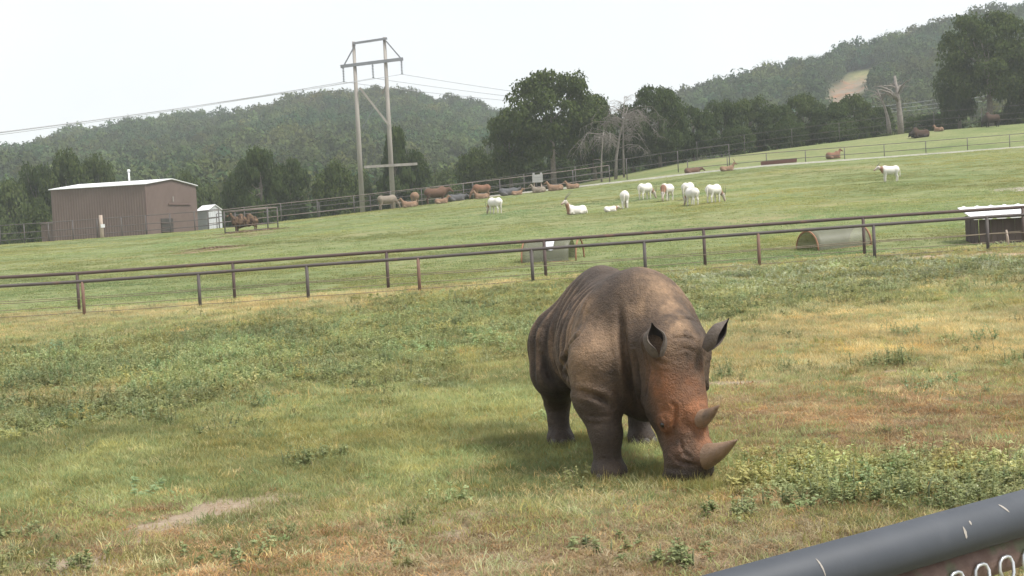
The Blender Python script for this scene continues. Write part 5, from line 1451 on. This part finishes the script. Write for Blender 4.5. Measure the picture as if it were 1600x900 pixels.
Geo().tube([A0 - org, mid - org, A1 - org], .0365, 40).build("rail", M_black, rail, True)
for sft in (A0 + u_ * .1, A1 - u_ * .3): Geo().tube([np.array([sft[0], sft[1], float(T(sft[0], sft[1])) - .1]) - org, sft - org - [0, 0, .03]], .03, 16).build("post", M_black, rail, True)
def scratch(px, py, L_, ang, w):
    """A paint scratch lying on the pipe's near face."""
    d = ray(px, py); best = None
    for k in np.linspace(1.6, 3.2, 3000):
        p = CAM + d * k; r = p - mid; r = r - u_ * (r @ u_)
        if np.linalg.norm(r) < .0367: best = (p, r); break
    if best is None: return
    p, r = best; th = math.atan2(r[2], r @ nfc); s0 = (p - mid) @ u_; pts = []; rows = []
    for k in np.linspace(-.5, .5, 9):
        s_ = s0 + L_ * k * math.sin(ang); t_ = th - L_ * k * math.cos(ang) / .0365; ww = w * (1 - (2 * k) ** 2) ** .5 * (.8 + .4 * random.random())
        for e in (-1, 1): rows.append(mid + u_ * (s_ + e * ww * math.cos(ang)) + (nfc * math.cos(t_ + e * ww * math.sin(ang) / .0365) + np.array([0, 0, 1.0]) * math.sin(t_ + e * ww * math.sin(ang) / .0365)) * .0371)
    V_ = np.array(rows) - org; F_ = [[2 * i, 2 * i + 1, 2 * i + 3, 2 * i + 2] for i in range(8)]
    Geo().add(V_, F_).build("scratch", M_chip, rail)
for a in ((1284, 886, .030, .15, .0017), (1508, 832, .020, .12, .0030), (1516, 817, .008, .0, .0022), (1569, 794, .022, .55, .0024)): scratch(*a)
ch = empty("chain_link_fence", org, "chain-link wire fence hung on a rust-red top pipe under the black rail", "fence"); oc = org
off = -nfc * .030 + np.array([0, 0, -.066])
Geo().tube([A0 + off - oc, mid + off - oc, A1 + off - oc], .031, 28).build("top_rail", M_oldpipe, ch, True)
zt = zrail - .066; zbot = gz + .05
front = nfc * .006
sp_ = .068
for j in range(-12, 22):
    s_ = j * sp_; base = mid + u_ * s_ + front
    def q_(ds, dz, dn=0.0): return base + u_ * ds + nfc * dn + np.array([0, 0, zt - zrail + dz]) - oc
    top = .006
    pts = [q_(-.012, top - .036, .003), q_(-.017, top - .020), q_(-.016, top - .007), q_(-.009, top - .001), q_(.004, top), q_(.013, top - .003), q_(.016, top - .012, .003), q_(.013, top - .026, .006), q_(.0, top - .055, .008)]
    zz = top - .05; sgn = -1; k = 0
    while zt + zz > zbot and k < 30:
        zz -= .042; pts.append(q_(sgn * .026 if k % 2 == 0 else .0, zz, .006 if k % 2 else 0)); k += 1
    Geo().tube(np.array(pts), .0030, 8, True).build("wire", M_galv, ch, True)

# ================================================================ GROUND COVER
def blades(seed, n, rad, h, w, lean, curl, flat=0.0):
    r_ = np.random.default_rng(seed); Vs = []; Fs4 = []; Fs3 = []
    a = r_.uniform(0, 6.28, n); q = rad * np.sqrt(r_.uniform(0, 1, n)); b = np.stack([q * np.cos(a), q * np.sin(a), np.full(n, -.01)], 1)
    hh = h * r_.uniform(.45, 1.25, n); la = r_.uniform(0, 6.28, n); le = lean * r_.uniform(.3, 1.6, n)
    dirv = np.stack([np.cos(la), np.sin(la), np.zeros(n)], 1); fa = la + 1.57 + r_.normal(0, .6, n)
    wd = np.stack([np.cos(fa), np.sin(fa), np.zeros(n)], 1) * (w * r_.uniform(.6, 1.4, n))[:, None]
    up = np.array([0, 0, 1.0])
    p1 = b + up * (hh * .5)[:, None] + dirv * (hh * le * .35)[:, None]
    p2 = b + up * (hh * (1 - curl * r_.uniform(0, .5, n)))[:, None] * (1 - flat) + dirv * (hh * le)[:, None]
    V_ = np.stack([b - wd, b + wd, p1 - wd * .8, p1 + wd * .8, p2], 1).reshape(-1, 3)
    k = np.arange(n) * 5
    return V_, np.stack([k, k + 1, k + 3, k + 2], 1), np.stack([k + 2, k + 3, k + 4], 1)
def leafy(seed, stems, h, leafsize, per, spread):
    """Broad-leaved weeds: thin stems with folded oval leaves."""
    r_ = np.random.default_rng(seed); ge = Geo()
    for s in range(stems):
        b = np.array([*r_.normal(0, spread, 2), 0]); hh = h * r_.uniform(.55, 1.2); tip = b + np.array([*r_.normal(0, .25 * hh, 2), hh]); 
        ge.tube([b, (b + tip) / 2 + np.array([*r_.normal(0, .05 * hh, 2), 0]), tip], [.004, .003, .002], 4, False)
        for k in range(per):
            t = r_.uniform(.15, 1.0); p = b + (tip - b) * t; a = r_.uniform(0, 6.28); l = leafsize * r_.uniform(.6, 1.3) * (1.25 - .6 * t)
            d = np.array([math.cos(a), math.sin(a), r_.uniform(-.25, .65)]); d /= np.linalg.norm(d); sd = np.cross(d, [0, 0, 1.0]); sd /= np.linalg.norm(sd); nn_ = np.cross(sd, d)
            m = p + d * l * .5; e = p + d * l - np.array([0, 0, .12 * l])
            ge.add([p, m + sd * l * .28 + nn_ * l * .08, e, m - sd * l * .28 + nn_ * l * .08, m], None, [[0, 1, 4], [1, 2, 4], [2, 3, 4], [3, 0, 4]])
    return ge
M_ggrass = leaf_mat("green_grass", (0.230, 0.255, 0.105), (0.325, 0.345, 0.155), (0.430, 0.430, 0.225), 1.3, 0.45)
M_dgrass = leaf_mat("dry_grass", (0.275, 0.200, 0.118), (0.390, 0.295, 0.180), (0.510, 0.410, 0.265), 1.3, 0.4)
M_sgrass = leaf_mat("straw_grass", (0.395, 0.345, 0.175), (0.500, 0.440, 0.240), (0.600, 0.530, 0.320), 1.3, 0.4)
M_weed = leaf_mat("weed_leaves", (0.215, 0.245, 0.092), (0.305, 0.330, 0.135), (0.420, 0.425, 0.215), 1.3, 0.42, gloss=.05)
def tuft_src(nm, mat, cfgs):
    out = []
    for k, (seed, n, rad, h, w, lean, curl, flat) in enumerate(cfgs):
        V_, q4, q3 = blades(seed, n, rad, h, w, lean, curl, flat)
        out.append(source("%s_%02d" % (nm, k), mesh_from(nm, V_, [q4, q3]), mat))
    return out
src = {
    'green': tuft_src("green_tuft", M_ggrass, [(600 + k, 74, .17, .060 + .013 * (k % 3), .0026, .8, .6, 0) for k in range(5)]),
    'dry': tuft_src("dry_tuft", M_dgrass, [(620 + k, 74, .18, .034 + .010 * (k % 3), .0028, 1.2, .6, .25) for k in range(5)]),
    'straw': tuft_src("straw_tuft", M_sgrass, [(640 + k, 64, .17, .062 + .014 * (k % 3), .0025, .8, .5, 0) for k in range(5)]),
    'weed': [source("weed_%02d" % k, leafy(660 + k, 9, .10 + .025 * (k % 3), .044, 13, .095).mesh("weed"), M_weed) for k in range(6)],
}
def sample_field(n, y0, y1, seed, dens):
    r_ = np.random.default_rng(seed); Y = r_.uniform(y0, y1, n * 3); pr_ = Y * dens(Y); Y = Y[r_.uniform(0, 1, len(Y)) < pr_ / pr_.max()][:n]
    X = r_.uniform(-1, 1, len(Y)) * (Y * .375 + .6) + .02 * Y
    return X, Y, r_
dens = lambda Y: np.interp(Y, [7, 12, 20, 35, 58], [1.0, 1.0, .62, .30, .17])
X, Y, r_ = sample_field(100000, 7.5, 57.0, 901, dens)
cv = cover(X, Y); u = r_.uniform(0, 1, len(X)); acc = np.zeros(len(X)); kind = np.full(len(X), -1)
thin = {'green': 1.0, 'weed': .60, 'dry': .9, 'straw': .9, 'bare': 0.0}
for i, k in enumerate(KINDS_G):
    nxt = acc + cv[k]; m = (u >= acc) & (u < nxt); kind[m] = i; acc = nxt
keepp = r_.uniform(0, 1, len(X)) < np.array([thin[k] for k in KINDS_G] + [0])[kind]
bare_here = cv['bare'] + .75 * (fbm2(X * 2.2, Y * 1.6, 88, 4) - .5) > .42
keepp &= ~(bare_here & (r_.uniform(0, 1, len(X)) < .88))
NAMES = {'green': ("green_grass", "short green grass of the paddock"), 'dry': ("dry_grass", "brown withered grass in the paddock's worn parts"),
         'straw': ("straw_grass", "yellow straw-coloured grass in the paddock"), 'weed': ("weeds", "leafy green weeds spread through the paddock")}
for i, k in enumerate(KINDS_G):
    if k == 'bare': continue
    m = keepp & (kind == i); n = m.sum(); x_, y_ = X[m], Y[m]
    far_ = np.interp(y_, [10, 20, 40, 58], [1.0, 1.12, 1.45, 1.7])
    s = r_.uniform(.65, 1.3, n) * far_; hz = s * r_.uniform(.6, 1.2, n) * np.interp(y_, [10, 20, 58], [.85, .95, .75])
    tone = .55 + 1.0 * fbm2(x_ * .9, y_ * .55, 55 + i) * r_.uniform(.55, 1.45, n); warm = .03 + r_.normal(0, .10, n) + .28 * (fbm2(x_ * .5, y_ * .3, 66 + i) - .5)
    tint = np.stack([tone * (1 + warm), tone, tone * (1 - .9 * np.maximum(warm, -.05))], 1).clip(.15, 1.75)
    if k == 'weed':                           # silvery, pale-topped plants towards the fence on the shelter's side
        pale = smooth(30, 44, y_) * smooth(2, 6, x_) * (r_.uniform(0, 1, n) < .30)
        tint = tint * (1 - pale)[:, None] + pale[:, None] * np.array([1.45, 1.42, 2.2]) * tone[:, None]
    if k == 'weed': hz = hz * r_.uniform(.4, 1.5, n) * np.interp(y_, [10, 30, 45, 58], [1.0, .95, .7, .55]); s = s * r_.uniform(.75, 1.25, n)
    rot = np.stack([r_.normal(0, .12, n), r_.normal(0, .12, n), r_.uniform(0, 6.28, n)], 1)
    scatter(NAMES[k][0], np.stack([x_, y_, T(x_, y_)], 1), rot, np.stack([s, s, hz], 1), r_.integers(0, len(src[k]), n), tint, src[k], NAMES[k][1])
# seed stalks standing above the grass
X, Y, r_ = sample_field(1500, 10, 50, 955, dens); cv = cover(X, Y); m = (cv['bare'] < .3) & (r_.uniform(0, 1, len(X)) < cv['straw'] + .6 * cv['dry'] + .15)
X, Y = X[m], Y[m]; n = len(X)
stalk = [source("stalk_%02d" % k, mesh_from("stalk", *(lambda t: (t[0], [t[1], t[2]]))(blades(700 + k, 7, .10, .24, .0018, .35, .3))), M_sgrass) for k in range(3)]
scatter("seed_stalks", np.stack([X, Y, T(X, Y)], 1), np.stack([np.zeros(n), np.zeros(n), r_.uniform(0, 6.28, n)], 1), np.tile(r_.uniform(.6, 1.2, n)[:, None], (1, 3)), r_.integers(0, 3, n),
        np.tile(r_.uniform(.7, 1.1, n)[:, None], (1, 3)), stalk, "thin dry seed stalks standing above the paddock grass")

# taller grass left standing round the rhinoceros's feet and mouth
def rh_world(x, y): p = RO + RF * x + RL * y; return p
fx_, fy_ = [], []
r_ = np.random.default_rng(404)
for (lx, ly, n, rr) in ((1.07, -.394, 46, .30), (1.05, .30, 36, .28), (-1.10, -.40, 46, .30), (-.75, .345, 30, .3), (*muz[:2], 60, .34)):
    for _ in range(n):
        a_ = r_.uniform(0, 6.28); q_ = rr * (.55 + .6 * r_.uniform(0, 1)); p = rh_world(lx + q_ * math.cos(a_), ly + q_ * math.sin(a_)); fx_.append(p[0]); fy_.append(p[1])
X, Y = np.array(fx_), np.array(fy_); n = len(X); kk = r_.uniform(.7, 1.1, n)
scatter("tall_grass", np.stack([X, Y, T(X, Y)], 1), np.stack([np.zeros(n), np.zeros(n), r_.uniform(0, 6.28, n)], 1), np.stack([kk * .7, kk * .7, kk * r_.uniform(1.1, 2.0, n)], 1), r_.integers(0, 5, n),
        np.stack([kk * r_.uniform(.9, 1.3, n), kk, kk * .85], 1), src['green'], "uncropped grass round the rhinoceros's feet and mouth")
# short clumps over the mown meadow
M_mgrass = leaf_mat("meadow_grass", (0.215, 0.265, 0.100), (0.300, 0.330, 0.150), (0.390, 0.395, 0.210), 0.5, 0.45)
mt_src = tuft_src("meadow_tuft", M_mgrass, [(820 + k, 40, .30, .050, .010, 1.0, .6, .1) for k in range(4)])
r_ = np.random.default_rng(77); n = 60000; Y = 58.5 + 92 * r_.uniform(0, 1, n) ** 1.25; X = r_.uniform(-1, 1, n) * (Y * .37 + 1) + .02 * Y
m = r_.uniform(0, 1, n) < .25 + .95 * smooth(.42, .60, fbm2(X * .25, Y * .3, 313, 4)); X, Y = X[m], Y[m]; n = len(X)
tone = .62 + .85 * fbm2(X * .12, Y * .16, 314, 4) * r_.uniform(.7, 1.3, n); warm = .02 + .5 * (fbm2(X * .08, Y * .12, 315, 3) - .45) + r_.normal(0, .06, n); sz = r_.uniform(.7, 1.5, n)
scatter("meadow_grass", np.stack([X, Y, T(X, Y)], 1), np.stack([np.zeros(n), np.zeros(n), r_.uniform(0, 6.28, n)], 1), np.stack([sz * 1.3, sz, sz], 1), r_.integers(0, 4, n),
        np.stack([tone * (1 + warm), tone, tone * (1 - .8 * warm)], 1).clip(.2, 1.6), mt_src, "short cropped grass of the rising meadow")

# larger weeds one can tell apart
M_tallweed = leaf_mat("tall_weed", (0.185, 0.220, 0.088), (0.265, 0.300, 0.125), (0.375, 0.390, 0.200), 3.0, 0.3, tint=False, gloss=.04)
M_stem = surface_mat("weed_stem", (0.10, 0.13, 0.06), (0.14, 0.16, 0.08), 20.0, 0.8)
def big_weed(px, py, hpx, stems, label, seed, leaf=.09, spread=.14):
    g = G(px, py, 8); h = hpx / FPX * g[1]; o = empty("weed_plant", g, label, "weed", "tall weeds of the paddock")
    ge = leafy(seed, int(stems * 1.5), h * .9, max(leaf * .6, h * .12), 20, max(spread, h * .38)); ge.build("foliage", M_tallweed, o)
    gs = Geo(); r_ = np.random.default_rng(seed + 1)
    for s in range(max(2, stems // 4)):
        b = np.array([*r_.normal(0, spread * .8, 2), 0]); gs.tube([b - [0, 0, .03], b + [0, 0, h * .5], b + [*r_.normal(0, .1 * h, 2), h * .9]], [.008, .006, .003], 5)
    gs.build("stem", M_stem, o, True); return o
W = [(1402, 574, 38, 14, "tallest bushy weed on the brown grass edge beside a bare patch"), (1366, 574, 26, 9, "smaller weed next to the tallest bushy one"),
     (1132, 592, 32, 11, "leafy weed close behind the rhinoceros's raised ear side"), (1521, 552, 18, 6, "small weed in the straw-coloured grass below the shelter"),
     (1590, 568, 26, 9, "weed clump at the straw grass edge beyond the tallest weed"), (356, 478, 18, 6, "dark weed at the foot of a pipe fence post, barn side"),
     (236, 482, 10, 5, "tiny weed under the closer pipe fence"), (172, 487, 12, 6, "low grey-green weed under the closer pipe fence"),
     (712, 478, 26, 12, "dense dark weed at the edge of the weed bank near the fence"), (770, 474, 16, 8, "low weed beside the dense dark one near the fence"),
     (508, 596, 26, 12, "dark weed at the lower edge of the weed bank"), (462, 728, 30, 10, "dark leafy weed in the lush green grass"),
     (518, 716, 22, 8, "green weed near the dark leafy one in the lush grass"), (95, 498, 10, 5, "small weed in the straw strip before the fence"),
     (1320, 790, 66, 9, "tall stalky weed with yellow leaves above the black rail"), (1395, 784, 40, 9, "broad weed clump above the black rail"),
     (1475, 790, 52, 8, "bright green upright weed in the clump above the black rail"), (1230, 786, 34, 8, "leafy weed between the rhinoceros's mouth and the tall stalky weed"),
     (1150, 806, 34, 10, "weed growing before the rhinoceros's mouth"), (1070, 880, 34, 10, "weed on the brown grass near the end of the black rail"),
     (935, 860, 24, 8, "single weed in the dry grass before the rhinoceros"), (350, 878, 26, 8, "weed below the bare earth patch"), (130, 888, 26, 9, "weed at the edge of the lowest bare patch"),
     (30, 840, 22, 8, "weed in the dry grass at the paddock's near end"), (1560, 760, 34, 12, "weed tuft beside the bright green upright weed")]
for i, (px, py, hp_, st_, lb) in enumerate(W): big_weed(px, py, hp_, st_, lb, 1500 + i)
# mown meadow: fine short grass tips are far below a pixel, the ground material carries them

# ================================================================ AIR
def haze():
    m, nt, out = new_mat("haze")
    v = N(nt, "ShaderNodeVolumePrincipled"); v.inputs["Color"].default_value = (0.90, 0.95, 1.0, 1)
    v.inputs["Density"].default_value = HAZE; v.inputs["Anisotropy"].default_value = 0.2
    nt.links.new(v.outputs[0], out.inputs["Volume"])
    o = Geo().box((0, 1270, 52), (4000, 2720, 134)).build("haze", m)
    tag(o, "thin pale summer haze over the whole valley", kind="stuff")
HAZE = 0.00036
haze()
